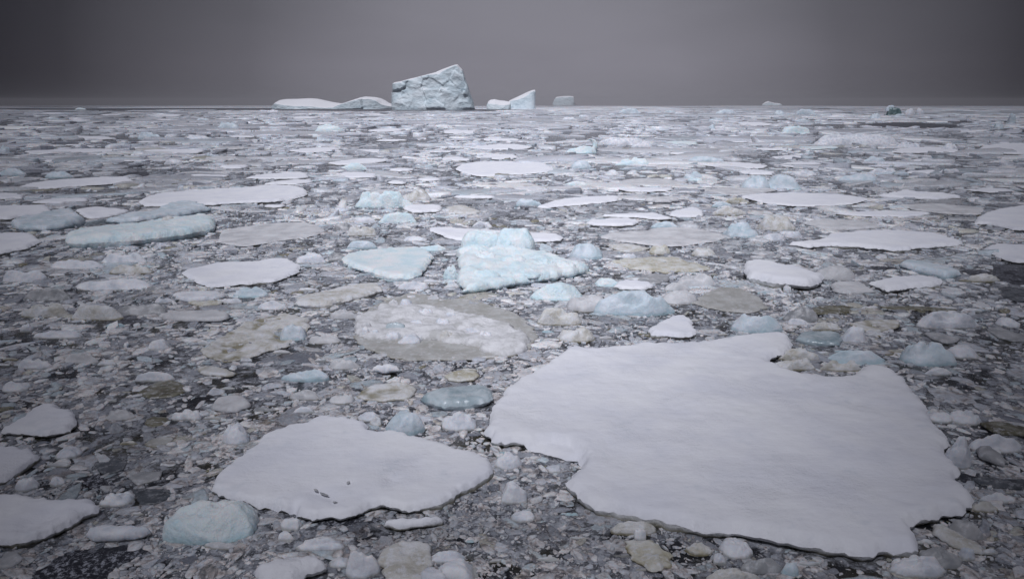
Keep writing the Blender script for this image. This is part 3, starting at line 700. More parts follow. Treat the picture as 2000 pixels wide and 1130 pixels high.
# ---- loose chunks: box in the picture, build, ice
CH = '''12,284,16,300 skip
265,258,312,272,round,B|rounded blue-white dome alone in the far ice|far blue dome
420,238,465,252,pile,B
612,242,672,258,pile,BB|lumpy blue block farthest below the low snowy iceberg
1513,216,1536,225,round,B
1555,213,1597,225,block,B
1530,245,1585,262,block,BB|straight-sided pale blue block in the far ice|far blue block
1600,261,1765,284,pile,W|longest pale heap of ice blocks in the far ice|pale heap
1702,222,1725,233,round,B
1768,212,1790,226,round,W
1790,211,1806,223,round,W
1945,240,1965,252,pile,B
1383,244,1402,255,block,B
1207,212,1250,222,pile,B
1400,213,1440,222,pile,B
1170,268,1262,284,pile,W
1232,276,1277,289,round,W
-8,284,16,302,round,B|blue dome cut by the picture edge in the far ice
-10,328,48,344,round,B
82,335,143,348,round,B
318,311,354,322,round,W
352,264,421,275,pile,W
660,318,718,333,round,BB|blue-white lump leaning on the wedge of white floe
1205,307,1275,323,pile,BB
1115,314,1158,330,round,B
1102,353,1147,364,round,BB
1185,332,1210,341,round,W
1347,305,1419,316,round,B
1340,335,1376,349,round,B
1346,346,1373,354,round,BB
1640,339,1721,355,ridge,B
1698,328,1756,341,pile,W
1836,329,1880,339,pile,W
1690,304,1732,317,pile,B
1750,277,1802,291,pile,W
1845,280,1876,294,round,W
1548,333,1600,343,round,W
685,373,800,406,pile,BB|lumpy pale blue block with scalloped front|scalloped blue block
780,370,843,394,round,S|cream lump against the back of the scalloped blue block
740,413,813,436,block,BB|blue-white chip with an undercut front joined to a small floe
688,423,736,437,round,W
648,435,688,451,round,G
676,442,736,461,pile,S
678,470,736,487,round,B
575,494,636,515,block,W
635,494,676,510,round,G
777,548,835,567,ridge,W|white sliver with one raised end near the bright slab
785,461,831,472,round,W
817,477,872,491,ridge,BB
920,433,962,446,round,W
1111,477,1179,507,round,B|pale blue rounded chunk off the far end of the growler
1005,388,1057,404,round,B
1214,494,1246,506,round,W
1270,478,1312,498,round,Y
1355,484,1402,502,round,S
1420,434,1492,465,pile,B|pale blue lumpy chunk between lens floe and ragged floe
1488,422,1563,451,pile,S
1494,455,1541,472,round,W
1535,451,1572,466,round,W
1273,432,1326,446,round,B
1391,393,1432,405,round,B
1418,384,1464,397,pile,Y|orange-stained lump touching the oval floe
1392,404,1462,421,round,S
1450,343,1512,371,round,B|nearer rounded one of the twin blue humps
1500,341,1571,371,block,B|blocky one of twin blue humps, farther from lens of snow|twin blue humps
1163,542,1211,560,block,BB
1040,552,1138,589,block,BB|bright blue-white chunk with a raised back between growler and taupe floe|bright blue chunk
1105,576,1192,609,round,GL
1172,569,1316,618,round,B|large blue-grey rounded hump, smooth and low|grey-blue hump
1297,568,1367,596,round,GL
1296,551,1351,569,round,GL
1320,534,1402,561,pile,GL
1434,613,1537,651,round,B|smooth pale blue dome right behind the notched floe|smooth blue dome
1046,603,1143,636,pile,S|crumbly cream lump beside the rubble floe
1088,639,1166,669,pile,S|olive-cream crumbly lump behind the notched floe
92,506,195,527,ridge,W
195,492,278,516,ridge,W
-6,527,86,553,ridge,W
45,562,131,588,ridge,G
140,544,291,568,ridge,W
210,516,296,536,round,S
130,594,231,626,block,S|cream-white chunk with an olive step beside the black water hole
35,590,131,621,pile,S
225,592,321,616,ridge,G
300,581,337,593,round,W
35,632,61,649,round,W
58,645,155,662,ridge,W
286,664,326,684,block,W
260,724,336,746,ridge,W
-6,744,49,767,ridge,W
540,634,594,667,block,B
547,721,645,746,round,B
428,829,480,870,round,W
97,873,147,898,round,W
19,934,65,961,round,W
188,962,250,992,pile,W|lumpy white heap beside the pitted floe
92,931,121,951,round,W
305,984,484,1064,boulder,BB|big smooth blue hump in front of the holed floe|blue hump
754,807,828,852,round,B|pale blue dome behind the holed floe|small blue dome
856,803,933,843,pile,W
695,804,739,824,round,W
721,814,746,834,round,S
965,884,1019,918,round,W
974,943,1031,985,block,W
1068,909,1097,925,block,W
998,998,1047,1021,round,W
840,1074,907,1102,round,W
852,1094,934,1138,block,W
815,1110,874,1142,block,W
546,1011,586,1037,block,W
540,1039,573,1059,block,W
577,1049,672,1079,pile,W
639,1089,678,1111,round,W
671,1076,736,1132,ridge,W
1414,1054,1479,1093,round,W|smooth round pale chunk against the front of the notched floe
1344,1061,1395,1086,round,S
1394,1081,1421,1103,block,W
1239,1034,1263,1056,block,W
1190,1017,1288,1046,round,S
1379,1111,1492,1146,round,S
1449,1089,1532,1121,round,G
1529,1097,1563,1126,block,B
1862,1014,1926,1056,block,G
1749,1085,1860,1130,pile,W
1814,1071,1896,1113,round,G
1879,1071,1909,1096,block,W
1853,853,1904,917,round,W|pale upright rounded chunk against the side of the notched floe
1817,804,1869,827,round,W
1868,802,1932,831,pile,W
1908,849,2004,886,ridge,W
1919,960,1990,983,ridge,W
1899,979,1957,1001,round,S
1779,667,1881,716,pile,B|lumpy blue-white pile beyond the corner of the notched floe|lumpy blue pile
1868,674,1926,701,block,W
1799,607,1917,643,round,W|broad white hump with a low far shoulder|white hump
1958,621,2004,641,round,W
1809,717,1860,734,round,W
1648,637,1697,671,block,W|pointed white chunk standing by the dark glassy wedge
1620,684,1743,713,slab,B|long flat bluish slab behind the notch
1540,621,1583,636,block,W
1584,629,1649,646,pile,S
1541,599,1606,631,round,G
1528,679,1607,706,pile,S
1512,698,1600,724,pile,S
1606,702,1690,726,pile,S
1604,519,1682,549,round,GL
1893,534,1957,551,pile,S
500,586,560,606,ridge,W
640,604,700,624,round,GL
600,650,660,672,pile,GL
640,700,700,722,pile,GL
455,560,520,582,ridge,B
120,690,185,712,ridge,GL
30,700,95,722,ridge,W
200,800,255,822,pile,GL
330,800,392,822,pile,W
640,770,690,790,ridge,GL
560,760,625,782,pile,GL
1180,690,1182,691 skip'''
for ln in CH.split('\n'):
    if 'skip' in ln:
        continue
    q = ln.split('|')
    b = q[0].split(',')
    chunk(*[float(v) for v in b[:4]], b[4], b[5], q[1] if len(q) > 1 else None, q[2] if len(q) > 2 else None)

# ---- long blue pieces on the left (traced)
floe('B', 0.62, P('24,442 25,435 27,430 50,424 75,418 92,413 105,409 120,406 135,405 143,410 150,415 160,423 168,431 157,436 144,440 118,446 90,451 62,450 39,449'),
     'pale blue mound rising to a soft peak between two white floes', 'blue mound', noun='ice chunk', shape='mounded', bumps=.25)
floe('B', 0.5, P('208,435 224,429 241,424 270,418 301,412 318,403 331,395 350,393 370,391 385,395 397,400 412,407 390,412 361,418 330,424 301,429 270,434 240,436'),
     'pale blue ridge behind a longer one, rising to a hump', None, noun='ice chunk', shape='long', bumps=.25)
floe('BB', 0.85, P('129,476 130,469 132,463 143,458 156,454 190,449 226,445 265,439 301,433 332,428 361,424 380,419 400,416 411,421 420,427 420,435 418,442 405,447 391,452 362,458 331,464 300,469 271,474 240,477 211,480 188,481 165,482 150,482 135,482'),
     'long pale blue ridge with a straight undercut front wall', 'long blue ridge', parts=True, noun='ice chunk', shape='long', bumps=.2)
chunk(312, 440, 338, 450, 'round', 'S', 'small cream lump resting on the long blue ridge', None, foot=False, zbase=.8)


# ---- special growlers
def part_lump(parent, x0, y0, x1, y1, style, mat, name, zb=0.0, seed=1, rings=18, seg=64, kd=0.7, dim=None):
    gx, gy, W, D, hz = chunk_dims(x0, y0, x1, y1, kd)
    if dim:
        gy, D, hz = dim
    V, T = lump(W / 2, D, hz, style, seed, rings, seg)
    o = fast_mesh(name, V, T, M[mat], parent)
    o.location = Vector((gx, gy + D / 2, zb)) - Vector(parent.location)
    t = np.linspace(0, 2 * PI, 14, endpoint=False)
    FOOT.append(np.column_stack([gx + np.cos(t) * W * .45, gy + D / 2 + np.sin(t) * D * .45]))
    return o


gx, gy = ground(1010, 555)
root = empty('growler', (gx, gy, 0))
b0 = len(ITEMS)
slab = floe('BB', 0.62, P('893,550 897,538 901,527 895,514 893,503 905,493 921,485 940,484 972,483 1000,485 1030,487 1057,490 1075,497 1089,503 1120,512 1148,518 1142,525 1127,532 1104,537 1080,543 1056,545 1032,548 1020,552 1006,556 980,561 960,565 935,569 905,572 896,562'), bumps=.36, rough=1.6)
del ITEMS[b0:]
slab.parent = root; slab.location = Vector(slab.location) - root.location; slab.name = 'ice_base'
yb = ground(960, 486, 0.4)[1]
part_lump(root, 904, 446, 982, 492, 'cube', 'BB', 'ice_block', 0.35, 21, dim=(yb - .3, 2.0, 1.25))
part_lump(root, 966, 439, 1044, 494, 'boulder', 'BB', 'ice_block', 0.35, 37, dim=(yb - .7, 2.2, 1.40))
part_lump(root, 893, 482, 956, 512, 'boulder', 'BB', 'ice_block', 0.3, 44, dim=(yb - 2.1, 1.9, 0.6))
for q_, (x0, y0, x1, y1, st_, hh_) in enumerate(((925, 489, 970, 505, 'pile', .45), (975, 497, 1030, 515, 'boulder', .4), (1040, 501, 1085, 519, 'pile', .4), (1085, 508, 1128, 523, 'pile', .3),
                                                 (922, 518, 975, 540, 'pile', .35), (1000, 520, 1060, 538, 'pile', .25))):
    gx_, gy_ = ground((x0 + x1) / 2, y1, .5)
    W_ = (x1 - x0) * (gy_ * cT + H * sT) / F
    V_, T_ = lump(W_ / 2, W_ * .9, hh_, st_, 300 + q_, 12, 40)
    o_ = fast_mesh('ice_lump', V_, T_, M['BB'], root)
    o_.location = Vector((gx_, gy_ + W_ * .3, .5)) - Vector(root.location)
note(root, 1015, 510, 250, 'bright blue-white', 'stacked', 'growler', 'ice chunk', 'growlers', 'bright blue-white growler of big blocks stacked on a ragged base', 'blue growler')
chunk(864, 518, 894, 547, 'round', 'BB', 'small blue-white boulder beside the base of the growler', None)
chunk(1140, 500, 1142, 502, 'round', 'BB') if False else None

# a small floe whose end rises like a swan's neck
gx, gy = ground(1135, 299)
root = empty('growler', (gx, gy, 0))
part_lump(root, 1107, 284, 1166, 300, 'ridge', 'BB', 'ice_base', 0, 61)
f_ = gy * cT + H * sT
k_ = f_ / F
prof = [(22, 0, 8), (26, 6, 7), (28, 13, 5.5), (27, 19, 4.5), (24, 23, 4), (19, 25, 3.2), (14, 25.5, 2)]
seg = 12
VV, TT = [], []
for i, (px_, pz_, r_) in enumerate(prof):
    for j in range(seg):
        a = 2 * PI * j / seg
        rr = r_ * k_ * (1 + .15 * math.sin(3 * a + i))
        VV.append((px_ * k_ + rr * math.cos(a), rr * math.sin(a) * 1.2 + 1.2, pz_ * k_ + .1 + (rr * .3 * math.cos(a) if i > 3 else 0)))
for i in range(len(prof) - 1):
    for j in range(seg):
        a, b = i * seg + j, i * seg + (j + 1) % seg
        TT += [(a, b, a + seg), (b, b + seg, a + seg)]
c = len(VV); VV.append(((prof[-1][0] - 2) * k_, 1.2, prof[-1][1] * k_ + .1))
TT += [((len(prof) - 1) * seg + j, (len(prof) - 1) * seg + (j + 1) % seg, c) for j in range(seg)]
fast_mesh('ice_arm', np.array(VV), np.array(TT), M['BB'], root)
note(root, 1137, 287, 60, 'bright blue-white', 'upturned', 'growler', 'ice chunk', 'growlers', 'low growler with one end rising like a swan neck', 'swan-necked growler')

# far bergy bits
for (x0, y0, x1, y1, st, mt, lab, ld) in ((1735, 210, 1763, 226, 'block', 'K', 'dark green bergy bit close under the horizon', 'dark green bit'),
                                          (1970, 222, 1988, 242, 'block', 'B', 'narrow upright blue bergy bit beside an open lead', 'upright blue bit')):
    o = chunk(x0, y0, x1, y1, st, mt, lab, ld, noun='bergy bit', group='bergy bits near the horizon')
    if mt == 'K':
        f_ = (o.location.y * cT + H * sT) / F
        V_, T_ = lump(11 * f_, 8 * f_, 9 * f_, 'block', 77)
        q = fast_mesh('pale_crest', V_, T_, M['B'], o)
        q.location = (-5 * f_, 1.5 * f_, 10.5 * f_)
for k in range(14):                                       # small distant bits
    py = RNG.choice([214, 216, 218, 221, 225, 229, 234]) + RNG.uniform(0, 3)
    px = RNG.uniform(20, 1980)
    if 520 < px < 1060 and py < 219:
        py += 8
    w = RNG.uniform(14, 34)
    chunk(px - w / 2, py - w * RNG.uniform(.14, .24), px + w / 2, py, RNG.choice(['round', 'pile', 'block']), RNG.choice(['B', 'B', 'W', 'BB']))


# ------------------------------------------------------------------ icebergs
def berg(name, base_y, sil, front, depth, seed, rough, nu=110, nv=46, label='', land=None, lean=0.15, backz=0.55):
    """sil: the skyline (px); front: upper edge of the face towards the camera (px). Built as a closed body of real depth"""
    x0, x1 = sil[0][0], sil[-1][0]
    cx, cyb = ground((x0 + x1) / 2, base_y)
    f = cyb * cT + H * sT
    k = f / F
    xs = np.linspace(x0, x1, nu)
    top = np.interp(xs, [p[0] for p in sil], [p[1] for p in sil])
    fr = np.interp(xs, [p[0] for p in front], [p[1] for p in front])
    k2 = ((cyb + depth * .5) * cT + H * sT) / F
    zt = np.maximum(H + (205 - top) * k2, .3); zf = np.maximum(np.minimum(H + (205 - fr) * k, zt), .2)
    X = (xs - (x0 + x1) / 2) * k2
    cx = cx * k2 / k
    u = np.linspace(-1, 1, nu)
    plan = np.sqrt(np.maximum(0.02, 1 - np.abs(u) ** 3.5))         # plan outline
    rows = []
    for j in range(nv):
        t = j / (nv - 1)
        if t < .55:                                   # face
            s = t / .55
            Y = -depth * .5 * plan + lean * depth * s * plan
            Z = zf * s - 3 * (1 - s) ** 6
        elif t < .8:                                  # top, from the face's edge back to the skyline
            s = (t - .55) / .25
            Y = (-.5 + lean + (.75 - lean) * s) * depth * plan
            Z = zf + (zt - zf) * s ** .8
        else:
            s = (t - .8) / .2
            Y = (.25 + .25 * s) * depth * plan
            Z = zt * (1 - s) - 3 * s ** 4
        rows.append(np.column_stack([X, Y, Z]))
    V = np.vstack(rows)
    sc = rough * 4.5
    e = fbm(V[:, 0] / sc, V[:, 2] / sc * 1.3, V[:, 1] / sc, s=seed, oct=6)
    r = 1 - np.abs(fbm(V[:, 0] / sc / 1.4 + 9, V[:, 2] / sc / .9, V[:, 1] / sc, s=seed + 3, oct=5)) * 2
    face = np.clip(1 - np.abs(V[:, 1]) * 0, 0, 1) * np.clip(V[:, 2] / (rough * .8), 0, 1)
    rgf = np.random.default_rng(seed + 50)
    ns = 26 if rough > 3 else 12
    sx_ = rgf.uniform(V[:, 0].min(), V[:, 0].max(), ns); sz_ = rgf.uniform(0, V[:, 2].max(), ns)
    off_, ax_, az_ = rgf.normal(0, .45, ns), rgf.normal(0, .10, ns), rgf.normal(0, .12, ns)
    wx = V[:, 0] + e * rough * .8; wz = V[:, 2] * 1.2 + r * rough * .5
    D2 = (wx[:, None] - sx_) ** 2 + (wz[:, None] - sz_ * 1.2) ** 2 * (1 + .5 * (ax_ > 0))
    kk = D2.argmin(1)
    fac = off_[kk] * rough + ax_[kk] * (V[:, 0] - sx_[kk]) + az_[kk] * (V[:, 2] - sz_[kk])
    V[:, 1] -= (fac * .34 + e * .62 * rough + r * .42 * rough) * face
    V[:, 2] += .12 * rough * e * face
    V[:, 0] += .25 * rough * fbm(V[:, 2] / sc * 2, V[:, 1] / sc, s=seed + 7, oct=4) * face
    T = []
    for j in range(nv - 1):
        for i in range(nu - 1):
            a = j * nu + i
            T += [(a, a + 1, a + nu), (a + 1, a + nu + 1, a + nu)]
    o = fast_mesh(name, V, np.array(T), M['berg'], smooth=True, loc=(cx, cyb + depth * .5, 0))
    FOOT.append(np.column_stack([cx + X.min() + (X.max() - X.min()) * np.array([0, 1, 1, 0]), cyb + np.array([0, 0, depth, depth])]))
    note(o, (x0 + x1) / 2, base_y - 20, x1 - x0, 'pale blue', 'tall', 'iceberg', 'iceberg', 'icebergs on the horizon', label, land)
    return o


berg('iceberg', 214.6, P('766,182 769,176 771,163 785,160 800,156 820,151 840,146.5 852,143.5 862,139 872,135.5 882,132 890,129.5 895,129 899,134 904,138 907,147 910,158 915,168 917,178 920,188 925,200 928.5,213'),
     P('766,190 769,180 771,165 785,162.5 800,158.5 820,153 840,148 850,148 862,146 872,140 882,135 890,131 895,131 899,136 904,141 907,149 910,160 915,170 917,181 920,190 925,202 928.5,213.5'),
     70, 5, 5.5, label='tallest tilted iceberg with a steep grey-blue face rising to a peak', land='tilted iceberg', nu=150, nv=70)
berg('iceberg', 213.2, P('533,207 537,200 545,195.5 556,193.8 575,193.5 600,192.2 615,193 632,196.5 648,200 662,202 672,200.5 688,195 702,190.5 712,189 730,190 742,192.5 752,197 758,201 771,205.5'),
     P('533,211 537,207 545,202 556,203.5 570,206 585,207.5 600,207.5 615,207.5 632,209 648,210.5 662,209.5 672,205 688,200 702,196 712,193.5 726,193 740,196 750,204 760,207 771,209'),
     120, 15, 1.3, label='low two-humped snowy iceberg beside the tilted one', land='low snowy iceberg', lean=.015)
berg('iceberg', 213.4, P('990,203 995,196.5 1003,193 1015,187.5 1028,181.5 1038,177.5 1044,176.4 1046,179 1046.5,190 1045.5,211'),
     P('990,204 995,198 1003,196.5 1015,194 1028,188 1036,181 1041,179 1046,181 1046.5,191 1045.5,211.5'), 40, 25, 1.2, label='small wedge-shaped iceberg with a snow slope rising away from the tilted one', land='wedge iceberg')
berg('iceberg', 213.8, P('950.5,206 953,199 957,195.5 966,194 975,196 985,197 997,199 997.5,205'), P('950.5,208 953,206 957,203 966,204 975,206 985,206 997,205 997.5,208'), 26, 35, 1.0, nu=60, nv=40,
     label='small white fragment between tilted iceberg and wedge iceberg')
berg('iceberg', 206.35, P('1079,202 1082,196 1086,190 1098,188.5 1112,188 1120,189 1121,196 1123,203'), P('1079,203 1082,198 1086,192 1098,190 1112,189.5 1120,191 1121,198 1123,204'), 140, 45, 6.0, nu=60, nv=40,
     label='faint flat-topped iceberg fading into haze on the horizon')
berg('iceberg', 206.35, P('1488,204 1494,200 1500,197.5 1505,199 1512,201 1523,202 1527,204'), P('1488,204.5 1494,202 1500,200 1505,201 1512,203 1523,203 1527,204.5'), 90, 55, 4.0, nu=40, nv=30,
     label='faintest tiny peaked iceberg on the horizon, farthest from the tilted one')

# ------------------------------------------------------------------ open water without brash
LEADS = [P('-60,211.8 -60,215.4 210,215.4 330,214.6 470,215.4 620,217.6 760,217.8 930,217.4 1000,215.6 1040,215.0 1000,213.6 930,213.6 770,212.2 600,211.6 400,211.2 200,211.3'),
         P('1695,242 1740,239.5 1800,240.5 1870,245 1860,250 1800,250 1740,249 1700,247'), P('1905,254 1960,254.5 2080,253 2080,261 1990,259 1930,258'),
         P('1610,222.8 1735,222.8 1735,224 1610,224'), P('1805,237.2 1990,237.8 2060,237.4 2060,239.5 1980,240 1850,239.2'), P('1560,234.5 1640,234.8 1640,236.2 1570,236'), P('1630,233.8 1710,236.5 1700,238.4 1640,236.2'),
         P('1930,518 2060,512 2060,556 1985,556 1945,546'), P('205,628 225,619 255,616 285,624 283,631 255,634 225,634'), P('230,342 255,335 290,336 292,343 262,346'),
         P('60,1120 130,1078 250,1062 290,1075 240,1105 190,1140 80,1150'), P('1866,920 1905,926 1902,950 1880,952'), P('155,935 185,925 205,930 225,950 200,955 170,950'),
         P('1880,525 1935,530 1940,545 1900,542'), P('1700,520 1750,522 1760,532 1715,530'), P('570,985 600,1018 690,1030 760,1010 700,1012 620,1016')]
LEADG = [np.array([ground(x, y) for x, y in p]) for p in LEADS]


def blocked(Q, grow=0.0):
    m = np.zeros(len(Q), bool)
    for L in FOOT + LEADG:
        lo, hi = L.min(0), L.max(0)
        c = np.where((Q[:, 0] > lo[0]) & (Q[:, 0] < hi[0]) & (Q[:, 1] > lo[1]) & (Q[:, 1] < hi[1]))[0]
        if len(c):
            m[c] |= inside(Q[c], L)
    return m


# ------------------------------------------------------------------ more countable chunks in the near ice
SPOTS = []
taken = [(it['p'][0], it['p'][1], it['w']) for it in ITEMS]
tries = 0
n_ch = sum(1 for it in ITEMS if it['cat'] == 'ice chunk')
while n_ch + len(SPOTS) < 298 and tries < 20000:
    tries += 1
    py = 1118 - 700 * RNG.uniform() ** 1.15
    px = RNG.uniform(5, 1995)
    gx, gy = ground(px, py)
    w = RNG.uniform(26, 62) * (0.55 + 0.45 * (py - 400) / 700)
    pad = np.array([(gx + a * w / F * (gy * cT + H * sT) * .5, gy + b * w / F * (gy + 5) * .4) for a in (-1, 0, 1) for b in (-.2, .6)])
    if blocked(pad).any():
        continue
    if any(abs(px - a) < (w + c) * .42 and abs(py - b) < 16 for a, b, c in SPOTS):
        continue
    SPOTS.append((px, py, w))
for px, py, w in SPOTS:
    gy_ = ground(px, py)[1]
    st = RNG.choice(['round', 'block', 'pile', 'slab', 'ridge'], p=[.14, .30, .18, .22, .16])
    mt = RNG.choice(['W', 'GL', 'G', 'B', 'S'], p=[.48, .24, .14, .1, .04])
    w = w * (1.25 if st in ('ridge', 'slab') else 1)
    chunk(px - w / 2, py - w * RNG.uniform(.17, .32), px + w / 2, py, st, mt, zbase=-.07 * w * (gy_ * cT + H * sT) / F)

for k in range(900):
    if sum(1 for it in ITEMS if it['cat'] == 'ice floe') >= 185:
        break
    py = 222 + 300 * RNG.uniform() ** 1.7
    px = RNG.uniform(10, 1990)
    w = RNG.uniform(.5, 1.5) * (46 + (py - 220) * .16)
    g0, g1 = ground(px - w / 2, py), ground(px + w / 2, py)
    pad = np.array([(g0[0] + (g1[0] - g0[0]) * t_, g0[1] + dy_) for t_ in np.linspace(0, 1, 7) for dy_ in (-.05 * w, 0, .05 * w)])
    if blocked(pad).any() or any(abs(px - it['p'][0]) < (w + it['w']) * .55 and abs(py - it['p'][1]) < 5 + (py - 205) * .06 for it in ITEMS):
        continue
    hh = w * RNG.uniform(.035, .085) * (0.5 + (py - 205) / 220)
    aa = np.linspace(0, 2 * PI, 18, endpoint=False)
    rr_ = 1 + .22 * RNG.normal(size=18).cumsum() * 0 + RNG.uniform(-.2, .16, 18)
    sk = RNG.uniform(-.4, .4)
    pp = [(px + math.cos(a) * w / 2 * q, py + math.sin(a) * hh * q + math.cos(a) * hh * sk) for a, q in zip(aa, rr_)]
    floe(RNG.choice(['F', 'F', 'W', 'GL', 'BB'], p=[.45, .2, .15, .12, .08]), RNG.uniform(.2, .42), pp, bumps=RNG.uniform(.03, .16))

# ------------------------------------------------------------------ brash: the uncountable broken ice between
PAL = np.array([(.80, .815, .86), (.56, .58, .635), (.35, .365, .41), (.20, .21, .245), (.54, .61, .665), (.57, .56, .51), (.26, .245, .18)])


def ring_sampler(sz, cover, rmin, rmax):
    r = np.exp(np.linspace(math.log(rmin), math.log(rmax), 4000))
    dens = 1.62 * r / (PI * sz(r) ** 2) * cover
    cdf = np.concatenate([[0], np.cumsum(.5 * (dens[1:] + dens[:-1]) * np.diff(r))])
    n = int(cdf[-1])
    rr = np.interp(RNG.uniform(0, cdf[-1], n), cdf, r)
    a = RNG.uniform(-.81, .81, n)
    return np.column_stack([rr * np.sin(a), rr * np.cos(a)]), rr


def base(r):
    return 0.0026 * r * np.maximum(1, r / 60) ** .38


VB, TB, CB = [], [], []
nv_ = 0


def scatter(mult, cover, rmin, rmax, n, flat, seed, pal_w, streak=0.0, z0=(-.6, .05), maxt=9.0, clump=1.15, bias=.58, soft=False):
    global nv_
    Q, r = ring_sampler(lambda q: base(q) * mult, cover * 1.6, rmin, rmax)
    # patchiness: the ice packs and thins
    sc = 3 + r * .05
    dens = bias + clump * fbm(Q[:, 0] / sc, Q[:, 1] / sc * .8, s=seed, oct=3)
    keep = RNG.uniform(size=len(Q)) < dens
    Q, r = Q[keep], r[keep]
    b = ~blocked(Q)
    Q, r = Q[b], r[b]
    K = len(Q)
    s = base(r) * mult * np.exp(RNG.normal(0, .33, K))
    el = 1 + RNG.gamma(1.6, .55, K) if streak == 0 else RNG.uniform(1.3, 3.2, K)
    th = RNG.uniform(0, 2 * PI, K) if streak == 0 else RNG.normal(0, .5, K)
    ph = (np.arange(n)[None] + RNG.uniform(-.32, .32, (K, n))) / n * 2 * PI
    rad = RNG.uniform(.62, 1.22, (K, n))
    if soft:                      # lobed rounded outline instead of a splinter
        p1, p2, p3 = (RNG.uniform(0, 2 * PI, (K, 1)) for _ in range(3))
        rad = .9 + .16 * np.sin(2 * ph + p1) + .12 * np.sin(3 * ph + p2) + .09 * np.sin(5 * ph + p3) + RNG.uniform(-.05, .05, (K, n))
    ux, uy = np.cos(ph) * rad * np.sqrt(el)[:, None], np.sin(ph) * rad / np.sqrt(el)[:, None]
    c, q = np.cos(th)[:, None], np.sin(th)[:, None]
    ox, oy = (ux * c - uy * q) * s[:, None], (ux * q + uy * c) * s[:, None]
    t = np.minimum(s * RNG.uniform(flat[0], flat[1], K), maxt)
    zb = RNG.uniform(z0[0], z0[1], K) * t
    tk = np.where(RNG.uniform(size=K) < .16, .55, .2)
    gx, gy = RNG.normal(0, 1, K) * t / s * tk, RNG.normal(0, 1, K) * t / s * tk
    ins = (RNG.uniform(.55, .75, K) if soft else RNG.uniform(.80, .96, K))[:, None]
    rings = []
    for f, zf in ((1.04, -.8), (1.0, .66), (ins, .98)):
        x, y = ox * f, oy * f
        z = zb[:, None] + t[:, None] * zf * RNG.uniform(.88, 1.12, (K, n)) + (gx[:, None] * x + gy[:, None] * y) * (zf > 0)
        rings.append(np.stack([x + Q[:, :1], y + Q[:, 1:], z], -1))
    ctr = np.stack([Q[:, 0], Q[:, 1], zb + t * RNG.uniform(.92, 1.12, K)], -1)[:, None]
    V = np.concatenate(rings + [ctr], 1)            # K, 3n+1, 3
    m = 3 * n + 1
    tri = []
    for k in range(2):
        for i in range(n):
            a, b_ = k * n + i, k * n + (i + 1) % n
            tri += [(a, b_, a + n), (b_, b_ + n, a + n)]
    tri += [(2 * n + i, 2 * n + (i + 1) % n, 3 * n) for i in range(n)]
    tri = np.array(tri)
    T = (np.arange(K) * m)[:, None, None] + tri[None] + nv_
    # tints: grey to white, with creamy and bluish drifts
    w = np.tile(np.array(pal_w, float), (K, 1))
    cr = np.clip(fbm(Q[:, 0] / (4 + r * .06), Q[:, 1] / (4 + r * .06), s=77, oct=3) * 2.2 - .45, 0, 1)
    w[:, 5] *= .5 + 6 * cr; w[:, 6] *= .5 + 4 * cr
    cum = np.cumsum(w / w.sum(1, keepdims=True), 1)
    ci = (RNG.uniform(size=(K, 1)) > cum).sum(1).clip(0, 6)
    lum = 1 + .5 * fbm(Q[:, 0] / (2 + r * .04), Q[:, 1] / (2 + r * .04), s=99, oct=3)
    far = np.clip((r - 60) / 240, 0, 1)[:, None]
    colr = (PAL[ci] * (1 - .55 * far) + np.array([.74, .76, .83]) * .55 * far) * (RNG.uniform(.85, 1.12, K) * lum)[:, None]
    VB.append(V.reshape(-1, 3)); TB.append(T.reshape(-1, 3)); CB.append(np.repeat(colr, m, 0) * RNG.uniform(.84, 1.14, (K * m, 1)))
    nv_ += K * m
    return K


#               white grey dgrey dark blue cream brown
NA = scatter(7.5, .15, 12.5, 110, 16, (.05, .12), 10, (1.8, 1.5, .8, .1, .6, .2, .04), clump=1.5, z0=(-.8, -.3), maxt=.3, soft=True)
N1 = scatter(5.0, .15, 12.5, 90, 13, (.02, .05), 1, (.2, 1.0, 1.8, 1.0, .6, .2, .14), soft=True)
NB = scatter(3.4, .20, 12.5, 200, 12, (.14, .30), 12, (2.2, 1.6, .6, .1, .5, .14, .03), clump=1.3, z0=(-.7, -.15), maxt=.6, soft=True)
NC = scatter(1.8, .15, 12.5, 120, 9, (.2, .45), 13, (2.2, 1.4, .6, .1, .4, .1, .03), clump=1.6, z0=(-.6, -.1), maxt=.5, soft=True)
S1 = nv_
N2 = scatter(4.0, .09, 12.5, 3800, 9, (.08, .20), 2, (2.2, 1.2, .5, .1, .6, .10, .02), maxt=.9)
N3 = scatter(2.1, .20, 12.5, 3800, 7, (.12, .34), 3, (2.6, 1.5, .7, .2, .45, .08, .03), maxt=.8, clump=1.5)
N4 = scatter(1.0, .12, 12.5, 1600, 6, (.2, .6), 4, (1.6, 1.6, .9, .2, .3, .06, .03), maxt=.7, clump=1.7)
N5 = scatter(0.5, .03, 12.5, 60, 5, (.4, .9), 5, (2.6, 1.2, .5, .1, .3, .05, .02), clump=1.9)
N9 = scatter(0.66, .05, 12.5, 75, 6, (.5, 1.0), 9, (3.0, 1.2, .2, .0, .3, .06, .01), clump=2.6, bias=-.02, z0=(-.2, .5))
S2 = nv_
N6 = scatter(8.5, .24, 70, 7000, 10, (.04, .10), 6, (2.6, .8, .1, .03, .6, .05, .01), streak=1, maxt=.9)
N7 = scatter(2.6, .60, 1500, 10600, 10, (.05, .12), 7, (2.0, 1.2, .4, .03, .5, .06, .01), streak=1, maxt=.9)
N8 = scatter(1.6, .09, 140, 2200, 8, (.18, .4), 8, (2.4, .8, .1, .0, 1.4, .04, .0), maxt=1.2)
print('brash', N1, N2, N3, N4, N5, N6, N7, 'verts', nv_)
TA = np.vstack(TB)
o = fast_mesh('brash_ice', np.vstack(VB), TA, M['brash'], smooth=True, colour=np.vstack(CB))
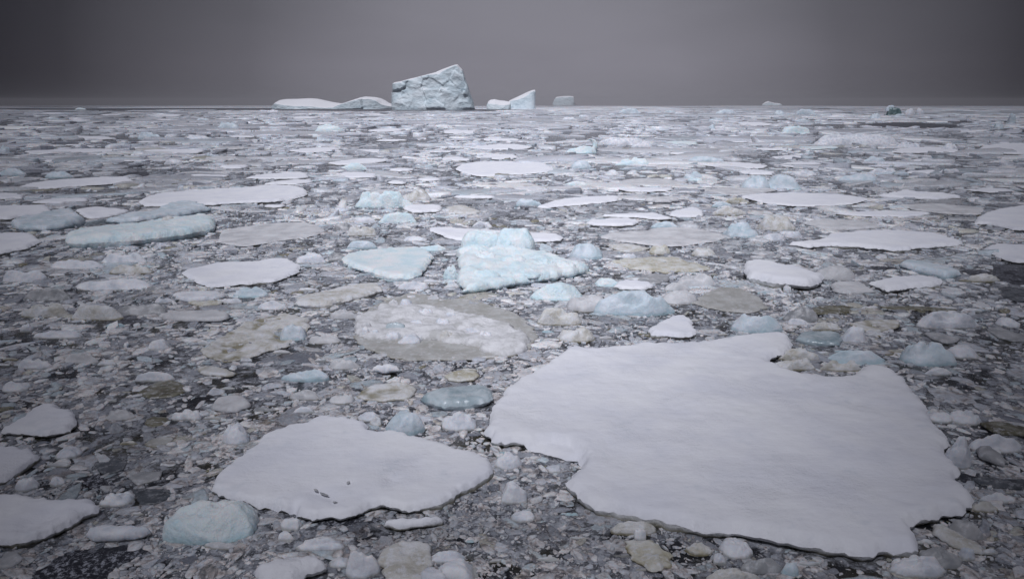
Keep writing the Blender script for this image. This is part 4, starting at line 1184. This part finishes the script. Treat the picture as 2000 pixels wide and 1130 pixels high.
o.data.polygons.foreach_set('use_smooth', (TA[:, 0] < S1) | (TA[:, 0] >= S2))
tag(o, 'broken grey and white brash ice filling the sea between the floes', 'brash ice', kind='stuff')
del VB, TB, CB

# ------------------------------------------------------------------ sea
ang = np.linspace(0, 2 * PI, 97)[:-1]
rr = [0.0] + list(np.geomspace(5, 11000, 40))
V = [(0, 0, 0)]
for q in rr[1:]:
    V += [(q * math.sin(a), q * math.cos(a), 0) for a in ang]
T = [(0, 1 + (i + 1) % 96, 1 + i) for i in range(96)]
for k in range(len(rr) - 2):
    for i in range(96):
        a, b = 1 + k * 96 + i, 1 + k * 96 + (i + 1) % 96
        T += [(a, b, a + 96), (b, b + 96, a + 96)]
wd = NT('open_water')
wp = wd.n('ShaderNodeNewGeometry').outputs['Position']
wb = wd.n('ShaderNodeBump', ins={'Strength': 0.5, 'Distance': 0.02, 'Height': wd.noise(wp, 3.0, 4)})
wpk = wd.math('MULTIPLY', wd.remap(wd.noise(wp, 7.0, 9, 0.78), 0.50, 0.58), wd.remap(wd.noise(wp, 1.1, 4), .36, .56))
wsh = wd.n('ShaderNodeBsdfPrincipled', ins={'Base Color': wd.mix(wpk, (0.030, 0.031, 0.040), (0.40, 0.415, 0.47)), 'Roughness': wd.remap(wpk, 0, 1, 0.32, 0.5), 'Specular IOR Level': 0.22, 'IOR': 1.33, 'Normal': wb.outputs[0]})
wd.n('ShaderNodeOutputMaterial', ins={'Surface': wsh.outputs[0]})
for G_ in LEADG:
    st_ = max(.06, np.hypot(*(G_.max(0) - G_.min(0))) / 90)
    L_ = resample(G_, st_)
    L_ = L_ + np.column_stack([fbm(L_[:, 0] / st_ / 4, L_[:, 1] / st_ / 4, s=q_, oct=3) for q_ in (5, 6)]) * st_ * 2.2
    rs_ = delaunay_2d_cdt([Vector(p_) for p_ in L_], [(i_, (i_ + 1) % len(L_)) for i_ in range(len(L_))], [], 1, 1e-6)
    V_ = np.array([(v_.x, v_.y, 0.0) for v_ in rs_[0]]); T_ = np.array([f_ for f_ in rs_[2] if len(f_) == 3])
    a_, b_ = V_[T_[:, 1]] - V_[T_[:, 0]], V_[T_[:, 2]] - V_[T_[:, 0]]
    fl_ = a_[:, 0] * b_[:, 1] - a_[:, 1] * b_[:, 0] < 0
    T_[fl_] = T_[fl_][:, ::-1]
    c_ = V_.mean(0)
    tag(fast_mesh('water', V_ - c_, T_, wd.m, smooth=False, loc=(c_[0], c_[1], 0.004 + .00002 * c_[1])), 'pool of dark open water among the ice', 'water', 'pools of open water', kind='structure')
tag(fast_mesh('water', np.array(V), np.array(T)[:, ::-1], M['water'], smooth=False), 'dark slushy sea water between the ice, out to the horizon', 'water', kind='structure')

# ------------------------------------------------------------------ light: overcast sky, weak sun cut to a wedge by an added sheet
SUN_EL, SUN_AZ = math.radians(61), math.radians(200)      # azimuth from +Y clockwise: behind the camera
sd = Vector((math.sin(SUN_AZ) * math.cos(SUN_EL), math.cos(SUN_AZ) * math.cos(SUN_EL), math.sin(SUN_EL)))
sl = bpy.data.lights.new('sun', 'SUN')
sl.energy = 1.5; sl.angle = math.radians(10); sl.color = (0.935, 0.95, 1.03)
so = bpy.data.objects.new('sun', sl); COL.objects.link(so)
so.rotation_euler = (-sd).to_track_quat('-Z', 'Y').to_euler()

w = bpy.data.worlds.new('World'); S.world = w; w.use_nodes = True
t = w.node_tree; t.nodes.clear()


def wn(typ, **kw):
    o = t.nodes.new(typ)
    for k, v in kw.items():
        setattr(o, k, v)
    return o


sky = wn('ShaderNodeTexSky', sky_type='NISHITA', sun_disc=False, sun_elevation=SUN_EL, sun_rotation=SUN_AZ, air_density=1.0, dust_density=3.0)
tc = wn('ShaderNodeTexCoord'); sx = wn('ShaderNodeSeparateXYZ'); t.links.new(tc.outputs['Generated'], sx.inputs[0])
el = wn('ShaderNodeValToRGB'); t.links.new(sx.outputs[2], el.inputs[0])
SKY = [(0.0, (1.06, 1.03, 1.21)), (0.05, (1.11, 1.08, 1.27)), (0.13, (1.06, 1.04, 1.21)), (0.35, (2.6, 2.6, 2.95)), (1.0, (5.2, 5.2, 5.9))]
while len(el.color_ramp.elements) < len(SKY):
    el.color_ramp.elements.new(.5)
for e, (p, c) in zip(el.color_ramp.elements, SKY):
    e.position = p; e.color = (*c, 1)
# brightest ahead, dimmed to the sides: lens falloff put into the sky
fw = wn('ShaderNodeVectorMath', operation='DOT_PRODUCT'); t.links.new(tc.outputs['Generated'], fw.inputs[0])
fw.inputs[1].default_value = Vector((0.035, 1, 0.0)).normalized()
fm = wn('ShaderNodeMapRange'); t.links.new(fw.outputs['Value'], fm.inputs[0])
fm.inputs[1].default_value = 0.75; fm.inputs[2].default_value = 1.0
fr = wn('ShaderNodeValToRGB'); t.links.new(fm.outputs[0], fr.inputs[0])
FALL = [(0.0, .0), (0.195, .05), (0.354, .115), (0.457, .22), (0.716, .46), (0.81, .67), (0.93, .93), (1.0, 1.0)]
while len(fr.color_ramp.elements) < len(FALL):
    fr.color_ramp.elements.new(.5)
for e, (p, c) in zip(fr.color_ramp.elements, FALL):
    e.position = p; e.color = (c, c, c, 1)
cn = wn('ShaderNodeTexNoise'); cn.inputs['Scale'].default_value = 3.0; cn.inputs['Detail'].default_value = 6
mp = wn('ShaderNodeMapping'); mp.inputs['Scale'].default_value = (1, 1, 4)
t.links.new(tc.outputs['Generated'], mp.inputs[0]); t.links.new(mp.outputs[0], cn.inputs['Vector'])
cr = wn('ShaderNodeMapRange'); t.links.new(cn.outputs['Fac'], cr.inputs[0])
for i, v in enumerate((0.3, 0.7, 0.93, 1.07)):
    cr.inputs[1 + i].default_value = v
mu = wn('ShaderNodeMath', operation='MULTIPLY'); t.links.new(fr.outputs[0], mu.inputs[0]); t.links.new(cr.outputs[0], mu.inputs[1])
vm = wn('ShaderNodeMix', data_type='RGBA'); t.links.new(mu.outputs[0], vm.inputs[0])
vm.inputs[6].default_value = (0.034, 0.031, 0.044, 1); vm.inputs[7].default_value = (1, 1, 1, 1)
vs = wn('ShaderNodeVectorMath', operation='MULTIPLY'); t.links.new(el.outputs[0], vs.inputs[0]); t.links.new(vm.outputs[2], vs.inputs[1])
mx = wn('ShaderNodeMix', data_type='RGBA'); mx.inputs[0].default_value = 0.996
t.links.new(sky.outputs[0], mx.inputs[6]); t.links.new(vs.outputs[0], mx.inputs[7])
bg = wn('ShaderNodeBackground'); bg.inputs['Strength'].default_value = 0.1
t.links.new(mx.outputs[2], bg.inputs[0])
ow = wn('ShaderNodeOutputWorld'); t.links.new(bg.outputs[0], ow.inputs[0])

# unseen sheet added overhead; its wedge gap imitates lens vignetting on the ice
N = NT('shade_sheet')
at = N.n('ShaderNodeAttribute', attribute_name='tint')
pos = N.n('ShaderNodeNewGeometry').outputs['Position']
tr = N.n('ShaderNodeBsdfTransparent')
tl = N.n('ShaderNodeBsdfTranslucent', ins={'Color': (0.12, 0.12, 0.13, 1)})
sh = N.n('ShaderNodeMixShader', ins={'Fac': at.outputs['Fac'], 1: tr.outputs[0], 2: tl.outputs[0]})
N.n('ShaderNodeOutputMaterial', ins={'Surface': sh.outputs[0]})
rg_ = np.concatenate([[0.5], np.geomspace(4, 11000, 60)])
az = np.linspace(-PI, PI, 145)[:-1]
V, C = [], []
for q in rg_:
    for a in az:
        x, y = q * math.sin(a), q * math.cos(a)
        Z = 110 + .19 * max(0, q - 60)
        tt = Z / sd.z
        V.append((x + sd.x * tt, y + sd.y * tt, Z))
        d = abs(math.degrees(a) - 0.5)
        dn = min(1, max(0, (d - 4) / (17 + 32 * min(1, max(0, (q - 14) / 34))))); dn = dn * dn * (3 - 2 * dn)
        near = max(0, min(1, (16 - q) / 14))
        C.append((1 - (1 - dn) * (1 - .9 * near),) * 3)
T = []
na = len(az)
for k in range(len(rg_) - 1):
    for i in range(na):
        a, b = k * na + i, k * na + (i + 1) % na
        T += [(a, b, a + na), (b, b + na, a + na)]
tag(fast_mesh('shade_sheet', np.array(V), np.array(T), N.m, colour=np.array(C) * .95), 'unseen grey sheet added overhead to darken the ice towards both sides', 'shade_sheet', kind='stuff')

# haze
HZ = 0.7e-4
bpy.ops.mesh.primitive_cube_add(size=1)
hz = bpy.context.object; hz.name = 'haze'; hz.data.name = 'haze'
hz.scale = (24000, 24000, 106); hz.location = (0, 0, 52)
N = NT('haze')
pv = N.n('ShaderNodeVolumePrincipled', ins={'Color': (0.80, 0.79, 0.83, 1), 'Density': HZ})
N.n('ShaderNodeOutputMaterial', ins={'Volume': pv.outputs[0]})
hz.data.materials.append(N.m)
tag(hz, 'thin grey sea haze over the whole ice field', 'haze', kind='stuff')

# ------------------------------------------------------------------ labels: which piece is which
def size_word(it):
    w = it['w']
    return 'tiny' if w < 24 else 'small' if w < 46 else 'medium' if w < 85 else 'large'


groups = {}
for it in ITEMS:
    if it['label']:
        continue
    px, py = it['p']
    ds = sorted((math.hypot(px - a, (py - b) * (2.2 if py < 600 else 1.6)), k, a, b) for k, (a, b, w_) in LAND.items())
    A = ds[0]
    B = next((q for q in ds[1:] if (A[2] - px) * (q[2] - px) + (A[3] - py) * (q[3] - py) * 4 < 0), ds[1])
    key = (size_word(it), it['colour'], it['shape'], it['noun'], A[1], B[1])
    groups.setdefault(key, []).append(it)
ORD = ['nearest', 'second nearest', 'third nearest', 'fourth nearest', 'fifth nearest', 'sixth nearest']
for (sz, c_, s_, n_, a, b), its in groups.items():
    n_ = 'floe' if n_ == 'ice floe' else 'chunk' if n_ == 'ice chunk' else n_
    s_ = '' if s_ == 'flat' else s_ + ' '
    its.sort(key=lambda q: -q['p'][1])
    for i, it in enumerate(its):
        tail = '' if len(its) == 1 else f', {ORD[min(i, 5)]} the camera'
        for form in (f'{sz} {c_} {s_}{n_} between the {a} and the {b}{tail}', f'{sz} {c_} {s_}{n_} between {a} and {b}{tail}', f'{sz} {c_} {n_} between {a} and {b}{tail}'):
            it['label'] = form
            if len(form.split()) <= 16:
                break
seen = {}
for it in ITEMS:
    tag(it['o'], it['label'], it['cat'], it['group'])
    if len(it['label'].split()) > 16 or it['label'] in seen:
        print('LABEL?', it['label'])
    seen[it['label']] = 1
print('pieces', len(ITEMS), 'chunks', sum(1 for it in ITEMS if it['cat'] == 'ice chunk'))

# ------------------------------------------------------------------ picture
vs_ = S.view_settings
vs_.view_transform = 'Standard'; vs_.look = 'None'; vs_.exposure = 1.08; vs_.gamma = 1.0
S.display_settings.display_device = 'sRGB'
S.render.engine = 'CYCLES'
S.cycles.max_bounces = 6
S.cycles.diffuse_bounces = 3
S.cycles.transparent_max_bounces = 12
S.cycles.use_denoising = True
